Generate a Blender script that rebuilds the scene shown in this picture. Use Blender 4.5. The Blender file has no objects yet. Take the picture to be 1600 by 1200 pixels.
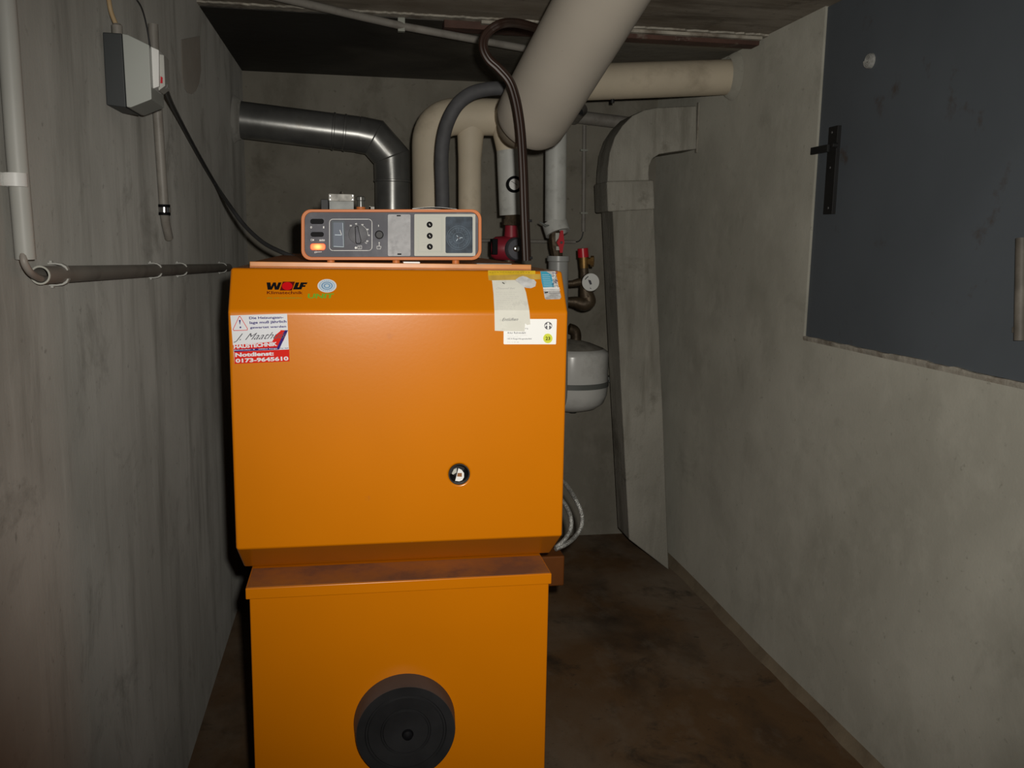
import bpy, math, random
from mathutils import Vector, Matrix
random.seed(7)
sc = bpy.context.scene
COL = sc.collection

# ------------------------------------------------------------------ camera
FPX = 1400.0; ROLL = math.radians(0.9); VX, VY = 553.0, 374.0
H = 1.45
_y = Vector((VX-800, 600-VY, -FPX)).normalized()
_t = math.tan(ROLL); _s = FPX*FPX/((600-VY)-(800-VX)*_t)
_z = -Vector((-_s*_t, -_s, -FPX)).normalized()
_x = _y.cross(_z)
M3 = Matrix((_x, _y, _z))
EYE = Vector((0, 0, H))
cam_data = bpy.data.cameras.new('camera'); cam = bpy.data.objects.new('camera', cam_data); COL.objects.link(cam)
cam.matrix_world = Matrix.Translation(EYE) @ M3.to_4x4()
cam_data.sensor_width = 36.0; cam_data.lens = FPX/1600*36.0
cam_data.clip_start = 0.02; cam_data.clip_end = 50
sc.camera = cam
# ------------------------------------------------------------------ world, lights, exposure
w = bpy.data.worlds.new('world'); sc.world = w; w.use_nodes = True
w.node_tree.nodes['Background'].inputs[0].default_value = (0.5, 0.5, 0.55, 1)
w.node_tree.nodes['Background'].inputs[1].default_value = 0.004
fl = bpy.data.lights.new('camera_flash', 'SPOT'); flo = bpy.data.objects.new('camera_flash', fl); COL.objects.link(flo)
fl.energy = 116; fl.color = (1.0, 0.96, 0.88); fl.spot_size = math.radians(94); fl.spot_blend = 1.0; fl.shadow_soft_size = 0.012
flo.location = EYE + M3 @ Vector((0.035, 0.04, -0.01))
_aim = M3 @ Vector((150, 90, -FPX))
flo.rotation_euler = _aim.to_track_quat('-Z', 'Y').to_euler()
vs = sc.view_settings
sc.display_settings.display_device = 'sRGB'
vs.view_transform = 'Standard'; vs.look = 'None'; vs.gamma = 1.0; vs.exposure = 0.0; vs.use_curve_mapping = False

# ------------------------------------------------------------------ room measures (m, camera at 0,0,H)
XL, XR, YB, YF = -0.47, 1.42, 4.2, -1.3
ZC = H + 0.722
def ray(px, py): return M3 @ Vector((px-800, 600-py, -FPX))
def P(px, py, X=None, Y=None, Z=None):
    """photo pixel -> world point on the plane X=, Y= or Z="""
    r = ray(px, py)
    k = X/r.x if X is not None else Y/r.y if Y is not None else (Z-H)/r.z
    return EYE + r*k
def pr(n, Y): return n*Y/FPX

# ------------------------------------------------------------------ materials
MATS = {}
def new_mat(name):
    m = bpy.data.materials.new(name); m.use_nodes = True
    nt = m.node_tree; b = nt.nodes['Principled BSDF']
    return m, nt, b
def mat(name, col, rough=0.5, metal=0.0, spec=0.5, var=0.0, vscale=8.0, bump=0.0, bscale=60.0, dirt=None, dscale=5.0, damt=0.5, dlo=0.5, dhi=0.65, coat=0.0, stretch=(1,1,1)):
    if name in MATS: return MATS[name]
    m, nt, b = new_mat(name); N = nt.nodes; L = nt.links
    b.inputs['Base Color'].default_value = (*col, 1); b.inputs['Roughness'].default_value = rough
    b.inputs['Metallic'].default_value = metal; b.inputs['Specular IOR Level'].default_value = spec
    b.inputs['Coat Weight'].default_value = coat
    tc = N.new('ShaderNodeTexCoord'); mp = N.new('ShaderNodeMapping'); mp.inputs['Scale'].default_value = stretch
    L.new(tc.outputs['Object'], mp.inputs[0])
    out = None
    if var > 0:
        n = N.new('ShaderNodeTexNoise'); n.inputs['Scale'].default_value = vscale; n.inputs['Detail'].default_value = 6
        L.new(mp.outputs[0], n.inputs['Vector'])
        r = N.new('ShaderNodeValToRGB'); L.new(n.outputs['Fac'], r.inputs[0])
        r.color_ramp.elements[0].position = 0.3; r.color_ramp.elements[1].position = 0.7
        r.color_ramp.elements[0].color = (*[c*(1-var) for c in col], 1); r.color_ramp.elements[1].color = (*[min(1, c*(1+var)) for c in col], 1)
        out = r.outputs[0]
    if dirt is not None:
        n = N.new('ShaderNodeTexNoise'); n.inputs['Scale'].default_value = dscale; n.inputs['Detail'].default_value = 8; n.inputs['Roughness'].default_value = 0.65
        L.new(mp.outputs[0], n.inputs['Vector'])
        r = N.new('ShaderNodeMapRange'); r.inputs['From Min'].default_value = dlo; r.inputs['From Max'].default_value = dhi; r.inputs['To Max'].default_value = damt
        L.new(n.outputs['Fac'], r.inputs[0])
        mx = N.new('ShaderNodeMix'); mx.data_type = 'RGBA'
        L.new(r.outputs[0], mx.inputs[0])
        if out: L.new(out, mx.inputs[6])
        else: mx.inputs[6].default_value = (*col, 1)
        mx.inputs[7].default_value = (*dirt, 1); out = mx.outputs[2]
    if out: L.new(out, b.inputs['Base Color'])
    if bump > 0:
        n = N.new('ShaderNodeTexNoise'); n.inputs['Scale'].default_value = bscale; n.inputs['Detail'].default_value = 6
        L.new(mp.outputs[0], n.inputs['Vector'])
        bp = N.new('ShaderNodeBump'); bp.inputs['Strength'].default_value = bump; bp.inputs['Distance'].default_value = 0.004
        L.new(n.outputs['Fac'], bp.inputs['Height']); L.new(bp.outputs[0], b.inputs['Normal'])
    MATS[name] = m; return m

def concrete(name, base, light, dark, axis_scale, streak=0.5, bump=0.16, rough=0.9, spec=0.2, dark_amt=0.6, dr=0.8):
    """cast concrete: large mottling, trowel streaks, dark grime and fine grain"""
    m, nt, b = new_mat(name); N = nt.nodes; L = nt.links
    tc = N.new('ShaderNodeTexCoord')
    def noise(scale, vec_scale, detail=7, rough_=0.6, dist=0.0):
        mp = N.new('ShaderNodeMapping'); mp.inputs['Scale'].default_value = vec_scale
        L.new(tc.outputs['Object'], mp.inputs[0])
        n = N.new('ShaderNodeTexNoise'); n.inputs['Scale'].default_value = scale; n.inputs['Detail'].default_value = detail
        n.inputs['Roughness'].default_value = rough_; n.inputs['Distortion'].default_value = dist
        L.new(mp.outputs[0], n.inputs['Vector']); return n.outputs['Fac']
    def rng(s, lo, hi, tmax=1.0, tmin=0.0):
        r = N.new('ShaderNodeMapRange'); r.inputs['From Min'].default_value = lo; r.inputs['From Max'].default_value = hi
        r.inputs['To Min'].default_value = tmin; r.inputs['To Max'].default_value = tmax; L.new(s, r.inputs[0]); return r.outputs[0]
    def mix(f, a, c):
        mx = N.new('ShaderNodeMix'); mx.data_type = 'RGBA'; L.new(f, mx.inputs[0])
        if hasattr(a, 'type') and not isinstance(a, tuple): L.new(a, mx.inputs[6])
        else: mx.inputs[6].default_value = (*a, 1)
        mx.inputs[7].default_value = (*c, 1); return mx.outputs[2]
    c = mix(rng(noise(1.6, (1,1,1), 5, 0.55, 0.4), 0.42, 0.68, 0.9), base, light)
    c = mix(rng(noise(3.2, axis_scale, 7, 0.6, 0.2), 0.5, 0.72, streak), c, dark)
    c = mix(rng(noise(9.0, axis_scale, 8, 0.65), 0.52, 0.75, 0.55), c, light)
    c = mix(rng(noise(4.0, (1,1,1), 9, 0.7, 0.6), 0.56, 0.72, dark_amt), c, dark)
    c = mix(rng(noise(45.0, (1,1,1), 3, 0.6), 0.66, 0.74, 0.55), c, dark)
    L.new(c, b.inputs['Base Color'])
    b.inputs['Roughness'].default_value = rough; b.inputs['Specular IOR Level'].default_value = spec
    b.inputs['Diffuse Roughness'].default_value = dr
    ad = N.new('ShaderNodeMath'); ad.operation = 'ADD'
    L.new(noise(26.0, axis_scale, 8), ad.inputs[0]); L.new(noise(120.0, (1,1,1), 4), ad.inputs[1])
    bp = N.new('ShaderNodeBump'); bp.inputs['Strength'].default_value = bump; bp.inputs['Distance'].default_value = 0.006
    L.new(ad.outputs[0], bp.inputs['Height']); L.new(bp.outputs[0], b.inputs['Normal'])
    MATS[name] = m; return m

M_WALL_L = concrete('plaster_left', (0.31,0.302,0.276), (0.43,0.42,0.39), (0.17,0.164,0.145), (5,2.2,0.35), 0.75, dark_amt=0.7, dr=0.55)
M_WALL_R = concrete('plaster_right', (0.385,0.372,0.318), (0.50,0.485,0.42), (0.245,0.235,0.195), (1,1,0.8), 0.45, dark_amt=0.4, dr=0.4)
M_WALL_B = concrete('plaster_back', (0.29,0.27,0.225), (0.40,0.375,0.32), (0.15,0.135,0.10), (1.5,1,0.8), 0.5)
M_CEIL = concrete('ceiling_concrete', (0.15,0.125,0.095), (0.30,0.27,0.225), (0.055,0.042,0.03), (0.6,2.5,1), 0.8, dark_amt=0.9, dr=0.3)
M_FLOOR = concrete('floor_concrete', (0.125,0.070,0.032), (0.19,0.15,0.11), (0.024,0.020,0.016), (1,0.6,1), 0.85, rough=0.7, spec=0.3, dark_amt=0.95, dr=0.3)
M_COVE = mat('cove_mortar', (0.27,0.215,0.145), 0.9, var=0.15, vscale=6, bump=0.3, dirt=(0.15,0.11,0.07), dscale=7, damt=0.5)
M_DUCT = concrete('fibre_cement', (0.34,0.325,0.28), (0.50,0.48,0.42), (0.19,0.175,0.14), (3.5,3.5,0.5), 0.75, bump=0.4, dark_amt=0.95, dr=0.0)
M_ORANGE = mat('orange_enamel', (0.57,0.168,0.001), 0.24, spec=0.4, var=0.04, vscale=3, bump=0.012, bscale=140, dirt=(0.40,0.12,0.02), dscale=22, damt=0.35, dlo=0.66, dhi=0.75)
M_ORANGE_D = mat('orange_dusty', (0.55,0.19,0.05), 0.6, spec=0.3, var=0.15, vscale=10, dirt=(0.20,0.10,0.06), dscale=5, damt=0.6, dlo=0.4, dhi=0.65)
M_ORANGE_P = mat('orange_plastic', (0.52,0.16,0.045), 0.45, spec=0.2, var=0.05)
M_LEDGE = mat('ledge_dirt', (0.42,0.15,0.025), 0.65, spec=0.3, var=0.2, vscale=14, dirt=(0.12,0.06,0.045), dscale=7, damt=0.8, dlo=0.35, dhi=0.6)
M_DARKGREY = mat('dark_grey_panel', (0.10,0.10,0.115), 0.6, spec=0.15, var=0.18, vscale=9, dirt=(0.22,0.22,0.24), dscale=14, damt=0.5, dlo=0.5, dhi=0.75)
M_COVERPLATE = mat('worn_grey_plate', (0.36,0.36,0.37), 0.6, spec=0.2, var=0.25, vscale=22, dirt=(0.20,0.20,0.21), dscale=30, damt=0.6)
M_BLACK = mat('black_plastic', (0.006,0.006,0.007), 0.6, spec=0.08, var=0.2, vscale=10)
M_BLACKM = mat('black_matt', (0.016,0.016,0.017), 0.5, spec=0.25, var=0.3, vscale=14)
M_DARKRIM = mat('dark_rubber_rim', (0.055,0.045,0.042), 0.6, var=0.2, vscale=14)
M_IVORY = mat('ivory_plastic', (0.48,0.48,0.43), 0.6, spec=0.2, var=0.04)
M_IVORY_D = mat('ivory_darker', (0.36,0.37,0.32), 0.5)  # darker, greyer ivory for the knob field border and conduit clips
M_WHITE = mat('white_paint', (0.80,0.80,0.78), 0.45, var=0.03)
M_WHITEPR = mat('white_print', (0.75,0.75,0.73), 0.6)
M_PVC = mat('white_pvc', (0.46,0.46,0.43), 0.45, spec=0.3, var=0.05)
M_PVC_OLD = mat('aged_pvc', (0.30,0.28,0.25), 0.5, var=0.12, dirt=(0.14,0.12,0.10), dscale=9)
M_GREYPVC = mat('grey_pvc', (0.38,0.39,0.38), 0.35, var=0.06)
M_JACKET = mat('grey_pipe_jacket', (0.55,0.56,0.53), 0.5, var=0.10, vscale=10, dirt=(0.27,0.27,0.25), dscale=18, damt=0.4)
M_CREAM = mat('cream_insulation', (0.62,0.54,0.41), 0.65, var=0.10, vscale=5, bump=0.15, bscale=30, dirt=(0.16,0.12,0.07), dscale=7, damt=0.45, dlo=0.55, dhi=0.8)
M_BIGPIPE = mat('grey_beige_insulation', (0.40,0.36,0.305), 0.7, spec=0.3, var=0.09, vscale=3, bump=0.08, bscale=20, dirt=(0.16,0.14,0.11), dscale=40, damt=0.4, dlo=0.68, dhi=0.75)
M_STEEL = mat('galvanised_steel', (0.30,0.30,0.29), 0.30, metal=0.65, dirt=(0.16,0.11,0.06), dscale=4, damt=0.5, dlo=0.6, dhi=0.7, var=0.25, vscale=9, bump=0.04, bscale=40)
M_CHROME = mat('bright_steel', (0.7,0.7,0.7), 0.18, metal=1.0)
M_RUST = mat('rust', (0.25,0.10,0.03), 0.8, var=0.4, vscale=20, bump=0.3)
M_RUSTBAR = mat('brown_flange', (0.085,0.04,0.028), 0.75, var=0.35, vscale=9, bump=0.3, dirt=(0.26,0.23,0.19), dscale=12, damt=0.6, dlo=0.58, dhi=0.7)
M_SEAM = mat('pale_mortar_seam', (0.42,0.39,0.33), 0.9, var=0.3, vscale=12, bump=0.6, dirt=(0.14,0.10,0.07), dscale=9, damt=0.8)
M_BROWNCABLE = mat('brown_cable', (0.026,0.013,0.009), 0.38, spec=0.35, var=0.2, vscale=12)
M_HOSE = mat('grey_foam_hose', (0.085,0.085,0.09), 0.7, var=0.15, vscale=30)
M_CABLE = mat('black_cable', (0.05,0.05,0.052), 0.4)
M_GREYCABLE = mat('grey_cable', (0.32,0.29,0.26), 0.5)
M_YELCABLE = mat('yellowed_cable', (0.50,0.36,0.20), 0.5)
M_BOXDARK = mat('box_dark_base', (0.045,0.05,0.052), 0.45, var=0.1)
M_BOXLIGHT = mat('box_light_cover', (0.44,0.46,0.43), 0.4, var=0.04)
M_RED = mat('red_plastic', (0.55,0.012,0.025), 0.35)
M_PUMPRED = mat('pump_red_paint', (0.30,0.018,0.035), 0.45, var=0.12)
M_BRASS = mat('dull_brass', (0.33,0.20,0.07), 0.42, metal=0.8, var=0.3, vscale=40)
M_BRONZE = mat('dark_bronze_fitting', (0.09,0.065,0.04), 0.5, metal=0.5, var=0.35, vscale=40, bump=0.3, bscale=90)
M_VESSEL = mat('white_vessel_enamel', (0.80,0.80,0.77), 0.22, var=0.04, dirt=(0.30,0.28,0.24), dscale=9, damt=0.25)
M_VESTOP = mat('dusty_top', (0.30,0.28,0.24), 0.8, var=0.3, vscale=20)
M_STRAP = mat('grey_strap', (0.17,0.18,0.17), 0.5, var=0.1)
M_HATCH = mat('blue_grey_steel', (0.115,0.132,0.15), 0.6, spec=0.3, var=0.07, vscale=3, bump=0.1, bscale=25, dirt=(0.085,0.06,0.045), dscale=7, damt=0.7, dlo=0.62, dhi=0.72)
M_LATCH = mat('black_iron', (0.012,0.012,0.012), 0.6, var=0.3)
M_RUSTTUBE = mat('rusty_tube', (0.13,0.115,0.095), 0.6, var=0.3, vscale=14, dirt=(0.22,0.20,0.17), dscale=12)
M_GLASS_D = mat('dark_clock_window', (0.035,0.05,0.07), 0.5, spec=0.15, var=0.5, vscale=55)
M_CLOCKRING = mat('clock_ring', (0.10,0.14,0.18), 0.5, spec=0.2)
M_DISPLAY = mat('display_glass', (0.075,0.09,0.105), 0.5, spec=0.15)
M_DISPLAY2 = mat('display_face', (0.12,0.14,0.18), 0.5, spec=0.15)
M_PAPER = mat('note_paper', (0.66,0.65,0.58), 0.8, var=0.05, vscale=30, dirt=(0.40,0.39,0.35), dscale=50, damt=0.35, dlo=0.55, dhi=0.65)
M_STICKW = mat('sticker_white', (0.66,0.67,0.70), 0.85, spec=0.1)
M_CARDW = mat('card_white', (0.85,0.85,0.83), 0.6, spec=0.2)
M_STICKR = mat('sticker_red', (0.60,0.022,0.015), 0.85, spec=0.08)
M_NAVY = mat('sticker_navy', (0.035,0.022,0.16), 0.85, spec=0.06)
M_INKGREY = mat('ink_grey', (0.10,0.10,0.115), 0.85, spec=0.08)
M_INKFAINT = mat('ink_faint', (0.45,0.44,0.42), 0.6)
M_LOGORED = mat('logo_red', (0.55,0.004,0.008), 0.8, spec=0.08)
M_LOGOBROWN = mat('logo_dark_red', (0.09,0.004,0.004), 0.8, spec=0.08)
M_GREENPR = mat('green_print', (0.16,0.36,0.02), 0.5)
M_OLIVEPR = mat('olive_print', (0.30,0.24,0.01), 0.5)
M_ECOBLUE = mat('eco_blue', (0.16,0.30,0.48), 0.5)
M_ECOPALE = mat('eco_pale', (0.50,0.60,0.68), 0.5)
M_YELTAPE = mat('yellow_tape', (0.62,0.40,0.02), 0.45, var=0.15, vscale=40)
M_YELTAPE2 = mat('yellow_tape_aged', (0.50,0.32,0.06), 0.45, var=0.2, vscale=40)
M_CYAN = mat('sticker_cyan', (0.05,0.32,0.46), 0.4)
M_SILVERPR = mat('sticker_silver', (0.42,0.41,0.40), 0.5, var=0.3, vscale=120)
M_BADGE = mat('badge_lime', (0.58,0.62,0.02), 0.5)
M_BRAID = mat('steel_braid', (0.42,0.42,0.40), 0.4, metal=0.7, var=0.35, vscale=150, bump=0.8, bscale=350)
M_FOAM = mat('foam_plug', (0.34,0.34,0.32), 0.8, var=0.2, vscale=90, bump=0.5, bscale=120)
M_DIRTGLASS = mat('dirty_glass_cap', (0.10,0.10,0.09), 0.15, spec=0.8)
M_ALU = mat('dull_aluminium', (0.40,0.39,0.36), 0.6, spec=0.2, var=0.35, vscale=60, bump=0.2, bscale=80)
def glow(name, col, strength):
    m, nt, b = new_mat(name); b.inputs['Base Color'].default_value = (*col, 1)
    N = nt.nodes; L = nt.links
    b.inputs['Emission Strength'].default_value = strength
    tc = N.new('ShaderNodeTexCoord'); g = N.new('ShaderNodeTexGradient'); g.gradient_type = 'SPHERICAL'
    mp = N.new('ShaderNodeMapping'); mp.inputs['Scale'].default_value = (70, 70, 110)
    L.new(tc.outputs['Object'], mp.inputs[0]); L.new(mp.outputs[0], g.inputs[0])
    r = N.new('ShaderNodeValToRGB'); L.new(g.outputs[1], r.inputs[0])
    r.color_ramp.elements[0].color = (0.9, 0.05, 0.01, 1); r.color_ramp.elements[1].color = (1.6, 1.0, 0.22, 1)
    e = r.color_ramp.elements.new(0.35); e.color = (1.0, 0.16, 0.01, 1)
    L.new(r.outputs[0], b.inputs['Emission Color']); MATS[name] = m; return m
M_LAMP = glow('lit_neon_lens', (0.8, 0.15, 0.03), 1.0)

# ------------------------------------------------------------------ mesh helpers
WL = {}   # world location of every object
class MB:
    def __init__(s): s.v = []; s.f = []; s.m = []; s.mats = []; s.sm = []
    def mi(s, m):
        if m not in s.mats: s.mats.append(m)
        return s.mats.index(m)
    def add(s, vs_, fs, m, smooth=False):
        o = len(s.v); s.v += [Vector(v) for v in vs_]; k = s.mi(m)
        for f in fs: s.f.append([o+i for i in f]); s.m.append(k); s.sm.append(smooth)
        return s
    def box(s, a, b, m):
        x0, y0, z0 = [min(a[i], b[i]) for i in range(3)]; x1, y1, z1 = [max(a[i], b[i]) for i in range(3)]
        v = [(x0,y0,z0),(x1,y0,z0),(x1,y1,z0),(x0,y1,z0),(x0,y0,z1),(x1,y0,z1),(x1,y1,z1),(x0,y1,z1)]
        return s.add(v, [(0,3,2,1),(4,5,6,7),(0,1,5,4),(1,2,6,5),(2,3,7,6),(3,0,4,7)], m)
    def prism(s, pts, vec, m, m_side=None, smooth_side=False):
        """closed polygon extruded by vec (front = pts)"""
        pts = [Vector(p) for p in pts]; vec = Vector(vec); n = len(pts)
        nrm = Vector((0,0,0))
        for i in range(n): nrm += (pts[i]-pts[0]).cross(pts[(i+1) % n]-pts[0])
        if nrm.dot(vec) > 0: pts = pts[::-1]
        back = [p+vec for p in pts]
        s.add(pts+back, [tuple(range(n)), tuple(range(2*n-1, n-1, -1))], m)
        s.add(pts+back, [(i, i+n, (i+1) % n+n, (i+1) % n) for i in range(n)], m_side or m, smooth_side)
        return s
    def tube(s, pts, r, m, seg=16, cap=True, cap_m=None):
        """r: number or list; swept circle along pts"""
        pts = [Vector(p) for p in pts]; n = len(pts); rs = r if isinstance(r, (list, tuple)) else [r]*n
        T = []
        for i in range(n):
            a = pts[max(0, i-1)]; b = pts[min(n-1, i+1)]
            T.append((b-a).normalized() if (b-a).length > 1e-9 else (T[-1] if T else Vector((0,0,1))))
        up = Vector((0,0,1)) if abs(T[0].z) < 0.9 else Vector((1,0,0))
        u = T[0].cross(up).normalized(); V = []
        for i in range(n):
            u = (u - T[i]*u.dot(T[i])).normalized(); w_ = T[i].cross(u)
            for k in range(seg):
                a = 2*math.pi*k/seg; V.append(pts[i] + (u*math.cos(a)+w_*math.sin(a))*rs[i])
        F = [(i*seg+k, i*seg+(k+1) % seg, (i+1)*seg+(k+1) % seg, (i+1)*seg+k) for i in range(n-1) for k in range(seg)]
        s.add(V, F, m, True)
        if cap:
            s.add(V[:seg], [tuple(range(seg-1, -1, -1))], cap_m or m); s.add(V[-seg:], [tuple(range(seg))], cap_m or m)
        return s
    def lathe(s, prof, org, axis, m, seg=32, mats=None):
        """prof: list of (along axis, radius)"""
        org = Vector(org); ax = Vector(axis).normalized()
        up = Vector((0,0,1)) if abs(ax.z) < 0.9 else Vector((1,0,0))
        u = ax.cross(up).normalized(); w_ = ax.cross(u)
        for j in range(len(prof)-1):
            (a0, r0), (a1, r1) = prof[j], prof[j+1]
            V = []
            for a, r in ((a0, r0), (a1, r1)):
                for k in range(seg):
                    t = 2*math.pi*k/seg; V.append(org+ax*a+(u*math.cos(t)+w_*math.sin(t))*max(r, 1e-5))
            s.add(V, [(k, (k+1) % seg, seg+(k+1) % seg, seg+k) for k in range(seg)], (mats[j] if mats else m), True)
        return s
    def quad(s, pts, m): return s.add(pts, [tuple(range(len(pts)))], m)

def weld(me):
    import bmesh
    bm = bmesh.new(); bm.from_mesh(me); bmesh.ops.remove_doubles(bm, verts=bm.verts, dist=1e-5)
    bmesh.ops.recalc_face_normals(bm, faces=bm.faces); bm.to_mesh(me); bm.free()
def make(name, mb, parent=None, bevel=0.0, bseg=2, label=None, category=None, group=None, kind=None, do_weld=True, angle=35):
    me = bpy.data.meshes.new(name)
    lo = Vector([min(v[i] for v in mb.v) for i in range(3)]); hi = Vector([max(v[i] for v in mb.v) for i in range(3)]); c = (lo+hi)/2
    me.from_pydata([v-c for v in mb.v], [], mb.f)
    for m in mb.mats: me.materials.append(m)
    for p, k, sm in zip(me.polygons, mb.m, mb.sm): p.material_index = k; p.use_smooth = sm
    me.update()
    if do_weld: weld(me)
    if any(mb.sm): me.set_sharp_from_angle(angle=math.radians(angle))
    o = bpy.data.objects.new(name, me); COL.objects.link(o); WL[o.name] = c
    if parent is not None: o.parent = parent; o.location = c - WL[parent.name]
    else: o.location = c
    if bevel > 0:
        b = o.modifiers.new('bevel', 'BEVEL'); b.width = bevel; b.segments = bseg; b.limit_method = 'ANGLE'; b.angle_limit = math.radians(30)
        b.harden_normals = True
        for p in me.polygons: p.use_smooth = True
        me.set_sharp_from_angle(angle=math.radians(60))
    props(o, label, category, group, kind); return o
def props(o, label=None, category=None, group=None, kind=None):
    if label: o['label'] = label
    if category: o['category'] = category
    if group: o['group'] = group
    if kind: o['kind'] = kind
def empty(name, loc, label, category, group=None):
    o = bpy.data.objects.new(name, None); COL.objects.link(o); o.location = loc; WL[o.name] = Vector(loc)
    o.empty_display_size = 0.05
    props(o, label, category, group); return o
def smooth_path(pts, n=8):
    pts = [Vector(p) for p in pts]; out = []
    for i in range(len(pts)-1):
        p0 = pts[max(0, i-1)]; p1 = pts[i]; p2 = pts[i+1]; p3 = pts[min(len(pts)-1, i+2)]
        for k in range(n):
            t = k/n
            out.append(0.5*((2*p1)+(p2-p0)*t+(2*p0-5*p1+4*p2-p3)*t*t+(3*p1-p0-3*p2+p3)*t*t*t))
    out.append(pts[-1]); return out
def bend(a, c, b, rad, n=8):
    """points from a to b with the corner c rounded at radius rad"""
    a, b, c = Vector(a), Vector(b), Vector(c); d1 = (a-c).normalized(); d2 = (b-c).normalized()
    s1 = c+d1*rad; s2 = c+d2*rad; out = []
    for k in range(n+1):
        t = k/n; out.append(s1*(1-t)**2 + c*2*t*(1-t) + s2*t*t)
    return out
# flat prints --------------------------------------------------------------
class Sheet:
    """a plane through o with normal n; pixel -> point, lifted by h"""
    def __init__(s, o, n): s.o = Vector(o); s.n = Vector(n).normalized()
    def p(s, px, py, h=0.0):
        r = ray(px, py); k = (s.o+s.n*h-EYE).dot(s.n)/r.dot(s.n); return EYE+r*k
def poly(mb, sh, pix, h, m, th=0.0003):
    pts = [sh.p(x, y, h) for x, y in pix]; mb.prism(pts, -sh.n*th, m)
def disc_px(mb, sh, cx, cy, rx, ry, h, m, seg=28, th=0.0003):
    poly(mb, sh, [(cx+rx*math.cos(2*math.pi*k/seg), cy+ry*math.sin(2*math.pi*k/seg)) for k in range(seg)], h, m, th)
def stroke(mb, sh, pix, wpx, h, m):
    for (x0, y0), (x1, y1) in zip(pix, pix[1:]):
        dx, dy = x1-x0, y1-y0; l = math.hypot(dx, dy) or 1; nx, ny = -dy/l*wpx/2, dx/l*wpx/2
        ex, ey = dx/l*wpx*0.3, dy/l*wpx*0.3
        mb.quad([sh.p(x0-ex+nx, y0-ey+ny, h), sh.p(x1+ex+nx, y1+ey+ny, h), sh.p(x1+ex-nx, y1+ey-ny, h), sh.p(x0-ex-nx, y0-ey-ny, h)], m)
_tc = {}
def text_mesh(s_, bold=0.0, shear=0.0):
    key = (s_, bold, shear)
    if key in _tc: return _tc[key]
    cu = bpy.data.curves.new('t', 'FONT'); cu.body = s_; cu.offset = bold; cu.shear = shear; cu.resolution_u = 3
    o = bpy.data.objects.new('t', cu); COL.objects.link(o)
    dg = bpy.context.evaluated_depsgraph_get(); me = bpy.data.meshes.new_from_object(o.evaluated_get(dg))
    V = [v.co.copy() for v in me.vertices]; F = [tuple(p.vertices) for p in me.polygons]
    bpy.data.objects.remove(o); bpy.data.curves.remove(cu); bpy.data.meshes.remove(me)
    x0 = min(v.x for v in V); x1 = max(v.x for v in V); y0 = min(v.y for v in V); y1 = max(v.y for v in V)
    V = [((v.x-x0)/(x1-x0), (v.y-y0)/(y1-y0)) for v in V]
    _tc[key] = (V, F); return V, F
def text(mb, sh, s_, tl, tr, bl, h, m, bold=0.0, shear=0.0):
    """fit the words in the parallelogram tl, tr, bl (pixels)"""
    V, F = text_mesh(s_, bold, shear)
    pts = []
    for a, b in V:
        x = bl[0]+(tr[0]-tl[0])*a+(tl[0]-bl[0])*b; y = bl[1]+(tr[1]-tl[1])*a+(tl[1]-bl[1])*b
        pts.append(sh.p(x, y, h))
    mb.add(pts, F, m)

# ================================================================== SETTING
def slab(name, a, b, m, kind='structure', bevel=0):
    return make(name, MB().box(a, b, m), kind=kind)
slab('floor', (XL-0.1, YF-0.1, -0.1), (XR+0.2, YB+0.1, 0.0), M_FLOOR)
slab('wall_left', (XL-0.1, YF, 0.0), (XL, YB, ZC), M_WALL_L)
slab('wall_back', (XL-0.1, YB, 0.0), (XR+0.1, YB+0.1, ZC), M_WALL_B)
slab('wall_front', (XL-0.1, YF-0.1, 0.0), (XR+0.1, YF, ZC), M_WALL_B)
# right wall with the hatch opening
HY0, HY1, HZ0 = 0.95, 2.665, P(1257, 527, X=XR).z
mb = MB()
mb.box((XR, YF, 0), (XR+0.12, YB, HZ0), M_WALL_R)
mb.box((XR, HY1, HZ0), (XR+0.12, YB, ZC), M_WALL_R)
mb.box((XR, YF, HZ0), (XR+0.12, HY0, ZC), M_WALL_R)
make('wall_right', mb, kind='structure')
# ceiling: nearer slab, seam, then a soot-blackened rear bay
slab('ceiling', (XL-0.1, YF-0.1, ZC), (XR+0.2, YB+0.1, ZC+0.12), M_CEIL)

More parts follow.
